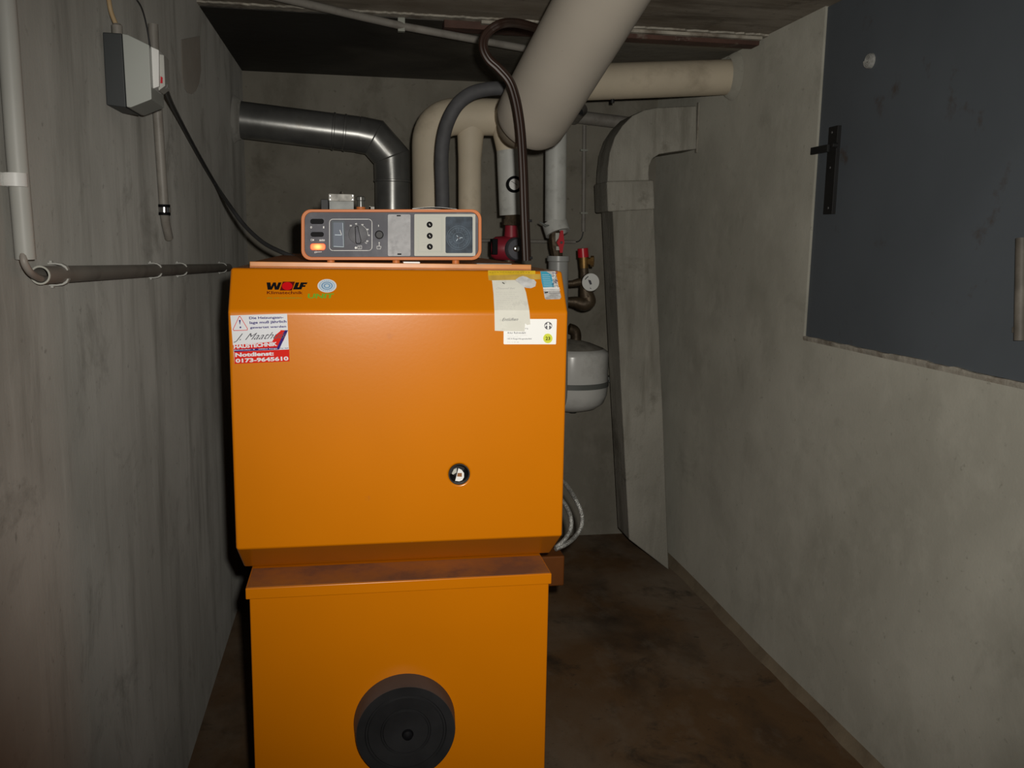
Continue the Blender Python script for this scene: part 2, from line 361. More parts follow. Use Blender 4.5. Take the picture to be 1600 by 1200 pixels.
def rear_soffit():
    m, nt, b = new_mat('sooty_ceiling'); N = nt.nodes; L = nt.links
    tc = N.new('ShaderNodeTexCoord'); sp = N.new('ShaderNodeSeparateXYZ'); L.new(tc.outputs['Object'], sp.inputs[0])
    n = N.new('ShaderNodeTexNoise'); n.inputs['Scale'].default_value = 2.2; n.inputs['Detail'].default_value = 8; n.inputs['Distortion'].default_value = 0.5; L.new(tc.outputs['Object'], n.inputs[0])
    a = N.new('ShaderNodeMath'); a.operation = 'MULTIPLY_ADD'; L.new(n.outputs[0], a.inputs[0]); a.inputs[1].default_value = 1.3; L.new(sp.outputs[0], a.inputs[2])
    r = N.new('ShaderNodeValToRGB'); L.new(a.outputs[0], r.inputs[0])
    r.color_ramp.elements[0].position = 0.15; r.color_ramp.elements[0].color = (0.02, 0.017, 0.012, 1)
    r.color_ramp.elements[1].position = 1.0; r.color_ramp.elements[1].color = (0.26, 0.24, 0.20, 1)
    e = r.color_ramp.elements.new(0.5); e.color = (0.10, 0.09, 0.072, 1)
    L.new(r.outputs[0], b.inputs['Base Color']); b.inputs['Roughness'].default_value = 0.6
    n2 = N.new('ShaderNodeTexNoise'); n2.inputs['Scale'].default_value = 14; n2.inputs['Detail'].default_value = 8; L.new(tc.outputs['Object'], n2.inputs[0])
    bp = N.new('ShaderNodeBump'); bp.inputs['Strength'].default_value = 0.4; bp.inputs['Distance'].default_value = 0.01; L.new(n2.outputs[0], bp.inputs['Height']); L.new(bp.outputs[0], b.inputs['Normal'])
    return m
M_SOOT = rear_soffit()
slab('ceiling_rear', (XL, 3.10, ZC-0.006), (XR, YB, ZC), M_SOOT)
# pale mortar seam with a ragged edge
def ragged(x0, x1, yA, yB, z0, z1, m, n=160, j=0.006):
    mb = MB()
    xs = [x0+(x1-x0)*i/n for i in range(n+1)]; ya = [yA+random.uniform(-j, j) for _ in xs]; yb = [yB+random.uniform(-j, j) for _ in xs]
    pts = [(x, y, z0) for x, y in zip(xs, ya)]+[(x, y, z0) for x, y in reversed(list(zip(xs, yb)))]
    for i in range(n):
        mb.prism([(xs[i], ya[i], z0), (xs[i+1], ya[i+1], z0), (xs[i+1], yb[i+1], z0), (xs[i], yb[i], z0)], (0, 0, z1-z0), m)
    return mb
make('trim_1', ragged(XL, XR, 3.045, 3.085, ZC-0.006, ZC, M_SEAM), kind='structure')
# steel flange under the seam, right half of the ceiling
mb = MB().box((0.30, 3.085, ZC-0.030), (1.405, 3.150, ZC-0.002), M_RUSTBAR).box((0.42, 3.06, ZC-0.016), (1.405, 3.085, ZC-0.002), M_SEAM)
make('trim_2', mb, bevel=0.003, kind='structure')
# mortar cove where the right wall meets the floor
mb = MB(); n = 70; prev = None
for i in range(n+1):
    y = YF+0.01+(YB-YF-0.02)*i/n; wd = 0.022+0.003*math.sin(i*0.5)+0.003*math.sin(i*1.7); h = 0.035+0.004*math.sin(i*0.33)
    cur = [(XR-wd, y, 0), (XR-wd*0.55, y, h*0.3), (XR-wd*0.25, y, h*0.62), (XR, y, h)]
    if prev: mb.add(prev+cur, [(k, k+1, k+5, k+4) for k in range(3)], M_COVE, True)
    prev = cur
make('trim_3', mb, kind='structure')
# plugged hole in the left wall, rounded at its foot
pts = [P(282, 62, X=XL), P(311, 56, X=XL), P(313, 110, X=XL), P(310, 130, X=XL), P(305, 142, X=XL), P(299, 147, X=XL), P(292, 145, X=XL), P(287, 137, X=XL), P(284, 122, X=XL)]
make('trim_4', MB().prism(pts, (0.003, 0, 0), concrete('patch_brown', (0.25,0.225,0.195), (0.30,0.28,0.25), (0.19,0.165,0.14), (1,1,1), 0.4, dr=0.55, dark_amt=0.3)), kind='structure', bevel=0.002)

# ================================================================== BOILER
Y0 = 1.60
HX0, HX1 = -0.215, 0.385
zf, zb = H-0.1255, H-0.552      # upper and lower fold
zt, zu = H-0.053, H-0.622       # top surface, underside
BOIL = empty('heating_boiler', (0.085, 2.3, 0), 'orange enamelled floor-standing heating boiler with a folded front hood above a lower casing', 'boiler')
hole_c = P(717.5, 741, Y=Y0); hole_r = pr(16.5, Y0)
mb = MB()
prof = [(Y0, zf), (Y0+0.056, zt), (1.97, zt), (1.97, zu), (Y0+0.10, zu), (Y0, zb)]
mb.prism([(HX0, y, z) for y, z in prof], (HX1-HX0, 0, 0), M_ORANGE)
hood = make('front_hood', mb, BOIL)
cut = make('cutter', MB().lathe([(0, 0), (0, hole_r), (0.09, hole_r), (0.09, 0)], hole_c-Vector((0, 0.02, 0)), (0, 1, 0), M_BLACK))
bo = hood.modifiers.new('hole', 'BOOLEAN'); bo.operation = 'DIFFERENCE'; bo.object = cut; bo.solver = 'EXACT'
bpy.context.view_layer.update()
dg = bpy.context.evaluated_depsgraph_get(); me2 = bpy.data.meshes.new_from_object(hood.evaluated_get(dg))
hood.modifiers.clear(); hood.data = me2; bpy.data.objects.remove(cut)
for p_ in me2.polygons: p_.use_smooth = True
me2.set_sharp_from_angle(angle=math.radians(60))
bv = hood.modifiers.new('bevel', 'BEVEL'); bv.width = 0.005; bv.segments = 5; bv.limit_method = 'ANGLE'; bv.angle_limit = math.radians(25); bv.harden_normals = True
# sight hole: black sleeve, bright bracket inside
sl = MB().lathe([(-0.0012, hole_r*1.05), (-0.0012, hole_r*0.94), (0.060, hole_r*0.94), (0.060, 0)], hole_c, (0, 1, 0), M_BLACKM)
sl = make('sight_hole', sl, BOIL, label='black round sight hole sleeve with a bright bracket inside')
F1 = Sheet((0, Y0, H), (0, -1, 0)); FB = Sheet((0, Y0+0.012, H), (0, -1, 0))
def c5(x, y): return (660+x/12, 690+y/12)
mb = MB()
poly(mb, FB, [c5(*q) for q in ((675,500),(735,530),(780,590),(780,670),(745,725),(690,745),(615,735),(640,640))], 0, M_WHITE, 0.002)
poly(mb, FB, [c5(*q) for q in ((660,590),(740,590),(740,660),(650,655))], 0.0006, M_RUST, 0.0005)
poly(mb, FB, [c5(*q) for q in ((550,600),(590,520),(645,495),(640,580),(575,620))], 0, M_IVORY, 0.002)
make('inner_bracket', mb, sl, label='bright metal bracket behind the sight hole')
# screws on the hood flanks
for (px, py) in ((357, 507), (359, 622), (364, 735), (369, 846), (888, 492), (887, 607), (886, 720)):
    p = P(px, py, Y=Y0+0.03); left = px < 600
    x = HX0 if left else HX1
    make('screw', MB().lathe([(0, 0.004), (0.002, 0.004), (0.0035, 0.0025), (0.0035, 0)], (x, Y0+0.03, p.z), (-1 if left else 1, 0, 0), M_ORANGE, 12), BOIL)
# rear casing, with the flat top cover whose lip shows above the hood
make('rear_casing', MB().box((-0.185, 1.97, 0.02), (0.330, 3.05, H-0.075), M_ORANGE), BOIL, bevel=0.004)
lp0, lp1 = -0.187, 0.334
mb = MB().box((lp0, 1.700, zt), (lp1, 1.97, H-0.044), M_ORANGE_D).box((lp0, 1.97, H-0.075), (lp1, 2.72, H-0.044), M_ORANGE_D)
make('top_cover', mb, BOIL)
make('top_cover_lip', MB().box((lp0, 1.697, H-0.0515), (lp1, 1.7015, H-0.0425), mat('worn_lip', (0.55,0.22,0.06), 0.35, spec=0.35, var=0.15, vscale=20)), BOIL, bevel=0.0012)
# lower casing with overhanging lid
lx0, lx1 = -0.201, 0.366
make('lower_casing', MB().box((lx0+0.006, Y0+0.004, 0.0), (lx1-0.004, 1.97, zu-0.006), M_ORANGE), BOIL, bevel=0.003)
mb = MB().box((lx0, Y0, zu-0.026), (lx1, 1.72, zu-0.0045), M_ORANGE)
make('lower_casing_lid', mb, BOIL, bevel=0.002)
make('lid_top', MB().box((lx0+0.003, Y0+0.003, zu-0.005), (lx1-0.003, 1.699, zu-0.0038), M_LEDGE), BOIL, label='dusty brown strip on top of the lower casing lid')
# orange side of the boiler, its shade put into the dark brown colour
make('side_box', MB().box((0.333, 1.985, H-0.81), (0.485, 2.30, H-0.735), mat('shaded_orange', (0.11,0.032,0.004), 0.6, spec=0.2, var=0.2)), BOIL, bevel=0.004)
# black round intake cap
cc = P(632.5, 1128, Y=Y0); R = pr(84.5, Y0)
mats_ = []
cap = MB().lathe([(0, R), (0.040, R*0.965), (0.044, R*0.95)], (cc.x, Y0+0.004, cc.z), (0, -1, 0), M_DARKRIM, 64)
cap.lathe([(0.044, R*0.95), (0.044, R*0.79), (0.0405, R*0.77), (0.0405, R*0.74), (0.043, R*0.72), (0.041, R*0.49), (0.038, R*0.47), (0.038, R*0.45), (0.041, R*0.43), (0.038, R*0.15), (0.038, 0)], (cc.x, Y0+0.004, cc.z), (0, -1, 0), M_BLACKM, 64)
cap = make('intake_cap', cap, BOIL, label='large round black air intake cap', angle=25)
make('cap_screw', MB().lathe([(0, 0.011), (0.006, 0.009), (0.009, 0.004), (0.0095, 0)], (cc.x+0.0035, Y0-0.034, cc.z-0.0065), (0, -1, 0), M_BLACK, 20), cap)

# ---- prints and stickers on the hood
CH = Sheet((0, Y0, zf), (0, -(zt-zf), 0.056))   # sloping face
hh = 0.0006
def k3(x, y): return (400+x*140/1600, 420+y*140/1600)
mb = MB()
poly(mb, CH, [k3(*q) for q in ((188,243),(258,243),(268,320),(305,243),(355,243),(368,320),(400,243),(455,243),(405,372),(335,372),(322,300),(285,372),(208,372))], hh, M_BLACK)
poly(mb, CH, [k3(*q) for q in ((478,230),(695,230),(640,385),(425,385))], hh, M_LOGOBROWN)
disc_px(mb, CH, *k3(558,308), 95*.0875, 72*.0875, hh+0.0004, M_LOGORED)
poly(mb, CH, [k3(*q) for q in ((710,243),(772,243),(742,330),(800,330),(782,368),(660,368))], hh, M_BLACK)
poly(mb, CH, [k3(*q) for q in ((800,243),(920,243),(905,275),(850,275),(842,292),(888,292),(875,322),(828,322),(812,367),(755,367))], hh, M_BLACK)
text(mb, CH, 'Klimatechnik', k3(195,398), k3(835,398), k3(195,452), hh, M_LOGOBROWN, 0.015)
text(mb, CH, 'UNIT', k3(920,445), k3(1395,440), k3(920,530), hh, M_GREENPR, 0.04, 0.1)
text(mb, CH, 'die wirtschaftliche', k3(190,505), k3(820,505), k3(190,532), hh, M_OLIVEPR, 0.03)
make('maker_logo', mb, hood, label='black and red printed letters with green letters below', do_weld=False)
mb = MB(); ex, ey = k3(1268, 303)
for r_, m_, q in ((170, M_STICKW, 0), (152, M_ECOPALE, 1), (112, M_STICKW, 2), (104, M_ECOBLUE, 3), (80, M_ECOPALE, 4), (60, M_ECOBLUE, 5), (38, M_ECOPALE, 6)):
    disc_px(mb, CH, ex, ey, r_*.0875, r_*.0875*0.70, hh+q*0.00012, m_, 36)
for k in range(22):
    a = 2*math.pi*k/22+0.1; cx_, cy_ = ex+math.cos(a)*132*.0875, ey+math.sin(a)*132*.0875*.7
    stroke(mb, CH, [(cx_-0.4, cy_-0.5), (cx_+0.4, cy_+0.5)], 0.7, hh+0.0003, M_ECOBLUE)
make('round_sticker', mb, hood, label='small round white and blue environment sticker', do_weld=False)
# service sticker: white, red and navy
def s1(x, y): return (350+x/12, 480+y/12)
mb = MB()
q4 = [s1(118,155), s1(1182,122), s1(1228,1015), s1(200,1062)]
poly(mb, F1, q4, hh, M_STICKW)
h2 = hh+0.0003; h3 = hh+0.0006; h4 = hh+0.0009
poly(mb, F1, [s1(190,835), s1(1222,792), s1(1228,1015), s1(200,1062)], h2, M_STICKR)
poly(mb, F1, [s1(165,712), s1(1000,640), s1(1060,430), s1(1140,432), s1(1040,790), s1(188,835)], h2, M_STICKR)
poly(mb, F1, [s1(985,505), s1(1075,432), s1(1200,432), s1(1110,640), s1(900,648)], h2+0.0001, M_STICKR)
poly(mb, F1, [s1(1140,432), s1(1200,432), s1(1035,790), s1(980,792)], h3, M_NAVY)
poly(mb, F1, [s1(180,795), s1(1035,755), s1(1030,795), s1(188,835)], h3, M_NAVY)
text(mb, F1, 'Die Heizungsan-', s1(470,180), s1(1110,165), s1(474,240), h4, M_NAVY, 0.024)
text(mb, F1, 'lage muß jährlich', s1(478,265), s1(1168,240), s1(482,330), h4, M_NAVY, 0.024)
text(mb, F1, 'gewartet werden', s1(488,362), s1(1165,338), s1(490,415), h4, M_NAVY, 0.024)
tri = [s1(285,172), s1(300,172), s1(440,400), s1(435,430), s1(185,438), s1(170,415)]
stroke(mb, F1, tri+[tri[0]], 0.9, h4, M_STICKR)
poly(mb, F1, [s1(278,240), s1(312,240), s1(302,325), s1(296,325)], h4, M_NAVY)
disc_px(mb, F1, *s1(308,378), 1.4, 1.4, h4, M_NAVY, 12)
text(mb, F1, 'J. Maathuis', s1(215,500), s1(1185,455), s1(180,665), h4+0.0003, M_INKGREY, 0.0, 0.5)
text(mb, F1, 'HAUSTECHNIK', s1(180,705), s1(995,650), s1(185,780), h4, M_STICKW, 0.05)
text(mb, F1, 'Bahnhofstr. 8   49824 Ringe', s1(190,798), s1(1000,765), s1(192,820), h4, M_STICKW, 0.03)
text(mb, F1, 'Tel. 364', s1(1050,762), s1(1205,755), s1(1050,785), h4, M_NAVY, 0.01)
text(mb, F1, 'Notdienst:', s1(208,858), s1(932,828), s1(212,935), h4, M_STICKW, 0.042)
text(mb, F1, '0173-9645610', s1(215,965), s1(1205,920), s1(220,1045), h4, M_STICKW, 0.042)
make('service_sticker', mb, hood, label='square white, red and navy service sticker', do_weld=False)
# yellow tape, white scrap, cyan sticker, note, card
def t4(x, y): return (760+x*140/1200, 410+y*140/1200)
mb = MB()
poly(mb, CH, [t4(22,108), t4(655,112), t4(655,175), t4(22,190)], hh, M_YELTAPE)
poly(mb, CH, [t4(22,175), t4(722,155), t4(725,225), t4(100,250), t4(30,235)], hh+0.0002, M_YELTAPE2)
for k in range(16):
    x = 45+k*34+random.uniform(-6, 6); pts = [t4(x, 125+random.uniform(-4, 10)), t4(x+10, 138+random.uniform(-8, 8)), t4(x+20, 125+random.uniform(-4, 8))]
    stroke(mb, CH, pts, 0.6, hh+0.0006, M_OLIVEPR)
make('yellow_tape', mb, hood, label='strip of yellow tape with faded writing', do_weld=False)
mb = MB()
poly(mb, CH, [t4(*q) for q in ((385,235),(440,195),(490,182),(540,195),(590,222),(640,230),(668,265),(655,320),(600,345),(540,340),(500,330),(440,280))], hh+0.0009, mat('silver_scrap', (0.55,0.55,0.55), 0.35, var=0.25, vscale=60))
make('torn_label', mb, hood, label='torn silvery white label scrap', do_weld=False)
mb = MB()
poly(mb, CH, [t4(*q) for q in ((722,118),(925,118),(960,290),(1002,465),(985,490),(800,496),(782,480),(745,270))], hh, M_SILVERPR)
poly(mb, CH, [t4(*q) for q in ((724,120),(800,120),(870,165),(905,325),(760,335),(740,260))], h2, M_CYAN)
for k in range(7):
    y = 165+k*25; stroke(mb, CH, [t4(745+k*4, y), t4(840+k*8+random.uniform(-15, 10), y)], 0.5, h3, M_ECOPALE)
stroke(mb, CH, [t4(770,370), t4(985,368)], 0.8, h3, M_CARDW); stroke(mb, CH, [t4(765,345), t4(975,345)], 1.6, h3, M_CARDW)
stroke(mb, CH, [t4(785,405), t4(820,400)], 1.8, h3, M_BLACK); stroke(mb, CH, [t4(840,412), t4(985,410)], 0.6, h3, M_INKGREY)
for k in range(40):
    x, y = random.uniform(880, 950), random.uniform(130, 330); stroke(mb, CH, [t4(x, y), t4(x+8, y+4)], 0.9, h3, random.choice([M_INKGREY, M_CARDW, M_NAVY]))
make('blue_sticker', mb, hood, label='rounded blue and silver sticker at the sloping corner', do_weld=False)
# card sticker
mb = MB()
poly(mb, F1, [t4(*q) for q in ((232,758),(935,758),(943,766),(932,1090),(925,1097),(240,1097),(230,1088))], hh, M_CARDW)
text(mb, F1, 'Innung', t4(480,872), t4(558,874), t4(480,895), h2, M_INKGREY, 0.0)
text(mb, F1, 'Artur Ruhrendahl', t4(280,930), t4(525,930), t4(280,955), h2, M_INKGREY, 0.01)
text(mb, F1, 'Heizungs- und Lüftungsbau', t4(280,970), t4(545,970), t4(280,984), h2, M_INKFAINT)
text(mb, F1, 'Telefon 05944 / 12', t4(280,992), t4(465,992), t4(280,1004), h2, M_INKFAINT)
text(mb, F1, '14514 Ringe-Neugnadenfeld', t4(280,1013), t4(605,1013), t4(280,1038), h2, M_INKGREY, 0.01)
text(mb, F1, 'Tel. 0 59 44', t4(280,1060), t4(435,1060), t4(280,1075), h2, M_INKFAINT)
bx, by = t4(828, 848)
disc_px(mb, F1, bx, by, 6.1, 6.1, h2, mat('badge_grey', (0.09,0.09,0.10), 0.5))
disc_px(mb, F1, bx, by-3.4, 1.7, 1.7, h3, M_CARDW, 12)
stroke(mb, F1, [(bx, by-3), (bx, by+4.8)], 2.6, h3+0.0006, M_CARDW)
for sx in (-1, 1): stroke(mb, F1, [(bx+sx*4.6, by+1.2), (bx+sx*4.0, by-1.2)], 1.5, h3+0.0002, M_CARDW); stroke(mb, F1, [(bx+sx*4.0, by-1.2), (bx+sx*1.0, by-0.8)], 1.5, h3+0.0004, M_CARDW)
bx, by = t4(823, 1018)
poly(mb, F1, [(bx+math.cos(math.pi*k/20)*(7.7 if k % 2 else 6.9), by+math.sin(math.pi*k/20)*(7.9 if k % 2 else 7.1)) for k in range(40)], h2, M_BADGE)
text(mb, F1, '23', (bx-3.6, by-2.6), (bx+3.6, by-2.6), (bx-3.6, by+2.8), h3, M_BLACK, 0.02)
make('business_card_sticker', mb, hood, label='white card sticker with a dark round emblem and lime badge', do_weld=False)
# handwritten note, hangs over the fold
def note():
    L_ = [(75,240),(95,420),(103,560),(108,655),(110,780),(112,915)]
    R_ = [(385,235),(515,330),(543,470),(562,600),(573,655),(585,740)]
    # two strips: sloping part and upright part, bent with the hood
    mb = MB()
    top = [t4(75,240), t4(380,235), t4(505,330), t4(530,400), t4(560,560), t4(575,642), t4(107,642), t4(95,420)]
    poly(mb, CH, top, 0.0016, M_PAPER, 0.0004)
    bot = [t4(107,640), t4(575,640), t4(583,740), t4(590,830), t4(545,840), t4(518,815), t4(512,925), t4(225,920), t4(112,915)]
    poly(mb, F1, bot, 0.0016, M_PAPER, 0.0004)
    text(mb, CH, 'Ölstand bei', t4(130,330), t4(385,325), t4(130,362), 0.0019, M_INKFAINT, 0.0, 0.4)
    stroke(mb, CH, [t4(215,270), t4(240,284)], 1.3, 0.0019, M_BLACK)
    for k in range(9):
        y = 400+k*28; x0 = 130+random.uniform(-5, 10)
        xa = x0
        while xa < 390:
            l_ = random.uniform(14, 60)
            if random.random() < 0.75:
                pp = [t4(xa+q*5, y+random.uniform(-5, 4)) for q in range(int(l_/5)+1)]
                if len(pp) > 1: stroke(mb, CH if y < 635 else F1, pp, 0.28, 0.0019, mat('pencil', (0.50,0.49,0.45), 0.7))
            xa += l_+14
    text(mb, F1, 'Entlüften', t4(210,745), t4(425,740), t4(210,785), 0.0019, M_INKGREY, 0.0, 0.45)
    return mb
make('handwritten_note', note(), label='cream handwritten paper note taped over the fold of the orange hood', category='note', do_weld=False)

# ================================================================== CONTROL UNIT
YC = 1.75
CU = empty('control_unit', (P(612, 407, Y=YC).x, YC+0.09, H-0.044), 'orange-framed control unit with grey fascia standing on top of the boiler', 'control panel')
FC = Sheet((0, YC, H), (0, -1, 0)); FP = Sheet((0, YC+0.006, H), (0, -1, 0))
def rrect(x0, y0, x1, y1, r, n=6, ch=False):
    out = []
    for cx_, cy_, a0 in ((x1-r, y0+r, -90), (x1-r, y1-r, 0), (x0+r, y1-r, 90), (x0+r, y0+r, 180)):
        for k in range(n+1):
            a = math.radians(a0+90*k/n); out.append((cx_+r*math.cos(a), cy_+r*math.sin(a)))
    return out
outer = rrect(470.5, 327, 752.5, 406.5, 15); inner = rrect(476, 331.5, 747.5, 401.5, 12)
mb = MB(); n = len(outer)
po = [FC.p(*q) for q in outer]; pi_ = [FC.p(*q) for q in inner]; back = [q+Vector((0, 0.19, 0)) for q in po]; inb = [q+Vector((0, 0.02, 0)) for q in pi_]
mb.add(po+pi_, [(i, (i+1) % n, n+(i+1) % n, n+i) for i in range(n)], M_ORANGE_P)
mb.add(po+back, [(i, n+i, n+(i+1) % n, (i+1) % n) for i in range(n)], M_ORANGE_P, True)
mb.add(back, [tuple(range(n))], M_ORANGE_P)
mb.add(pi_+inb, [(i, n+i, n+(i+1) % n, (i+1) % n) for i in range(n)], M_ORANGE_P, True)
make('housing', mb, CU, bevel=0.0012, label='orange plastic housing')
mb = MB(); poly(mb, FP, rrect(475.6, 331, 748, 402, 12), 0, M_DARKGREY, 0.004)
# white prints on the fascia
def f2(x, y): return (460+x/10, 320+y/10)
fr = rrect(*f2(548,225), *f2(1212,715), 5.5, 5)
stroke(mb, FP, fr+[fr[0]], 0.75, 0.0004, M_WHITEPR)
for s_, a in (('0', (248,335,275,368)), ('1', (448,335,466,368)), ('auto', (390,535,475,568)), ('I', (290,538,306,562)), ('°C', (1100,585,1135,608))):
    text(mb, FP, s_, f2(a[0], a[1]), f2(a[2], a[1]), f2(a[0], a[3]), 0.0004, M_WHITEPR, 0.02)
fr = [f2(258,538), f2(285,538), f2(285,562), f2(258,562), f2(258,538)]; stroke(mb, FP, fr, 0.5, 0.0004, M_WHITEPR)
arc = [f2(1000+math.cos(math.radians(a))*145, 458+math.sin(math.radians(a))*142) for a in range(-140, 8, 8)]
stroke(mb, FP, arc, 1.0, 0.0004, M_WHITEPR)
for s_, x, y in (('30', 880, 325), ('40', 963, 298), ('50', 1062, 312), ('60', 1142, 385), ('70', 1162, 478), ('80', 1140, 568)):
    text(mb, FP, s_, f2(x-16, y-12), f2(x+16, y-12), f2(x-16, y+12), 0.0004, M_WHITEPR, 0.02)
fr = [f2(990,645), f2(1050,640), f2(1050,690), f2(990,690), f2(990,645)]; stroke(mb, FP, fr, 0.5, 0.0004, M_WHITEPR)
stroke(mb, FP, [f2(1020,650), f2(1020,685)], 0.5, 0.0004, M_WHITEPR)
disc_px(mb, FP, *f2(960,672), 1.8, 1.8, 0.0004, M_WHITEPR, 14)
stroke(mb, FP, [f2(1315,315), f2(1315,340)], 0.9, 0.0004, M_WHITEPR)
stroke(mb, FP, [f2(1325,590), f2(1325,645)], 0.8, 0.0004, M_WHITEPR); disc_px(mb, FP, *f2(1325,595), 0.9, 1.2, 0.0004, M_WHITEPR, 10)
stroke(mb, FP, [f2(1290,645), f2(1290,690), f2(1345,690), f2(1355,650), f2(1290,645)], 0.5, 0.0004, M_WHITEPR)
stroke(mb, FP, [f2(320,755), f2(315,735), f2(350,728), f2(350,745), f2(322,748)], 0.6, 0.0004, M_WHITEPR); stroke(mb, FP, [f2(350,738), f2(425,735)], 0.7, 0.0004, M_WHITEPR)
fascia = make('fascia', mb, CU, label='dark grey fascia with white symbols', do_weld=False)
for (x0, y0, x1, y1) in ((485, 342, 506, 350), (485.5, 362.5, 506, 370)):
    mb = MB(); pts = [FP.p(*q) for q in rrect(x0, y0, x1, y1, 3.4, 4)]; mb.prism(pts, (0, -0.003, 0), M_BLACK)
    o = make('rocker_switch', mb, CU, bevel=0.0008)
mb = MB(); mb.prism([FP.p(*q) for q in rrect(485, 380.5, 508.5, 390.8, 3.6, 4)], (0, -0.003, 0), M_LAMP)
make('indicator_lamp', mb, CU, bevel=0.001, label='glowing orange-red indicator lamp')
# little thermometer window
mb = MB(); mb.prism([FP.p(*q) for q in rrect(518.5, 345, 538.5, 387, 1.5, 3)], (0, -0.0025, 0), M_DISPLAY)
poly(mb, FP, rrect(520.8, 347.5, 536.3, 384.8, 1, 3), 0.0028, M_DISPLAY2, 0.0003)
stroke(mb, FP, [f2(635,470), f2(738,472)], 0.9, 0.0032, M_ECOPALE); stroke(mb, FP, [f2(710,395), f2(738,470)], 0.8, 0.0032, M_WHITEPR)
stroke(mb, FP, [f2(615,650), f2(770,658)], 0.7, 0.0032, M_ECOPALE); stroke(mb, FP, [f2(755,285), f2(768,650)], 0.5, 0.0032, M_ECOPALE)
make('thermometer_window', mb, CU, do_weld=False)
# main dial with pointer grip
dc = FP.p(*f2(995, 460)); dr = pr(14.3, YC)
dial = make('temperature_dial', MB().lathe([(0, dr*1.02), (0.004, dr), (0.0045, dr*0.95), (0.0045, 0)], dc, (0, -1, 0), mat('dial_clear', (0.12,0.12,0.13), 0.5, spec=0.15, var=0.2, vscale=60), 40), CU)
mb = MB(); D2 = Sheet((0, YC+0.0015, H), (0, -1, 0))
gp = [f2(950,345), f2(990,335), f2(1040,560), f2(1030,600), f2(975,605), f2(960,580)]
mb.prism([D2.p(*q) for q in gp], (0, -0.009, 0), M_DARKGREY); ggp = gp+[gp[0]]
stroke(mb, D2, ggp, 1.0, 0.0092, M_BLACK)
make('pointer_grip', mb, dial, do_weld=False)
make('reset_knob', MB().lathe([(0, pr(6.6, YC)), (0.006, pr(6.2, YC)), (0.0075, pr(5, YC)), (0.0075, 0)], FP.p(*f2(1325, 468)), (0, -1, 0), M_BLACKM, 28), CU)
# removable cover plate
def f3(x, y): return (600+x/10, 320+y/10)
mb = MB(); mb.prism([FP.p(*q) for q in rrect(*f3(58,150), *f3(412,800), 2, 3)], (0, -0.005, 0), M_COVERPLATE)
for q in ((198,160,262,180), (210,760,272,782)):
    poly(mb, FP, [f3(q[0], q[1]), f3(q[2], q[1]), f3(q[2], q[3]), f3(q[0], q[3])], 0.0054, M_BLACK, 0.0003)
make('cover_plate', mb, CU, do_weld=False, label='worn light grey blank cover plate')
# timer module
mb = MB(); mb.prism([FP.p(*q) for q in rrect(*f3(470,145), *f3(1425,800), 1.5, 3)], (0, -0.0045, 0), M_IVORY)
TM = make('timer_module', mb, CU, bevel=0.0008, label='ivory timer module')
S45 = Sheet((0, YC+0.0015, H), (0, -1, 0))
mb = MB(); poly(mb, S45, rrect(*f3(522,180), *f3(920,748), 1.5, 3), 0.0003, M_IVORY_D); poly(mb, S45, rrect(*f3(545,205), *f3(888,722), 0.8, 3), 0.0009, M_IVORY, 0.0005)
for cx_, cy_ in ((712, 310), (714, 485), (716, 655)):
    for k in range(13):
        a = math.radians(-210+k*20); ca, sa = math.cos(a), math.sin(a)
        stroke(mb, S45, [f3(cx_+ca*56, cy_+sa*56), f3(cx_+ca*68, cy_+sa*68)], 0.35, 0.0012, M_INKFAINT)
for x, y, ww in ((565,245,65), (575,420,40), (600,455,30), (585,590,90), (590,630,60), (690,235,50)):
    stroke(mb, S45, [f3(x, y), f3(x+ww, y)], 0.8, 0.0012, mat('grey_print', (0.42,0.42,0.38), 0.6))
make('adjuster_field', mb, TM, do_weld=False, label='pale grey field round the three knobs')
for cx_, cy_ in ((712, 310), (714, 485), (716, 655)):
    c_ = S45.p(*f3(cx_, cy_), 0.001)
    mb = MB().lathe([(0, pr(4.6, YC)), (0.004, pr(4.3, YC)), (0.005, pr(3.2, YC)), (0.005, 0)], c_, (0, -1, 0), M_BLACK, 24)
    stroke(mb, S45, [f3(cx_-6, cy_-12), f3(cx_+8, cy_+12)], 1.3, 0.0063, M_ALU)
    make('adjuster_knob', mb, TM, do_weld=False)
mb = MB(); poly(mb, S45, rrect(*f3(962,185), *f3(1385,755), 2, 4), 0.0012, M_GLASS_D, 0.001)
ccx, ccy = f3(1165, 515)
for rr in (18.5, 15.5, 8.5):
    ring = [(ccx+rr*math.cos(2*math.pi*k/40), ccy+rr*math.sin(2*math.pi*k/40)) for k in range(41)]; stroke(mb, S45, ring, 0.5, 0.0016, M_CLOCKRING)
for k in range(30):
    a = math.radians(k*12+random.uniform(-4, 4)); r0, r1 = random.uniform(9, 13), random.uniform(14, 17)
    stroke(mb, S45, [(ccx+r0*math.cos(a), ccy+r0*math.sin(a)), (ccx+r1*math.cos(a), ccy+r1*math.sin(a))], 0.35, 0.0016, M_CLOCKRING)
for a, l in ((-2, 6), (125, 6), (232, 4.5), (35, 3)):
    a = math.radians(a); stroke(mb, S45, [(ccx, ccy), (ccx+l*math.cos(a), ccy+l*math.sin(a))], 0.7, 0.002, M_ECOPALE)
disc_px(mb, S45, ccx, ccy, 2, 2, 0.0021, M_INKGREY, 16)
make('clock_window', mb, TM, do_weld=False, label='dark clock window with round dial')
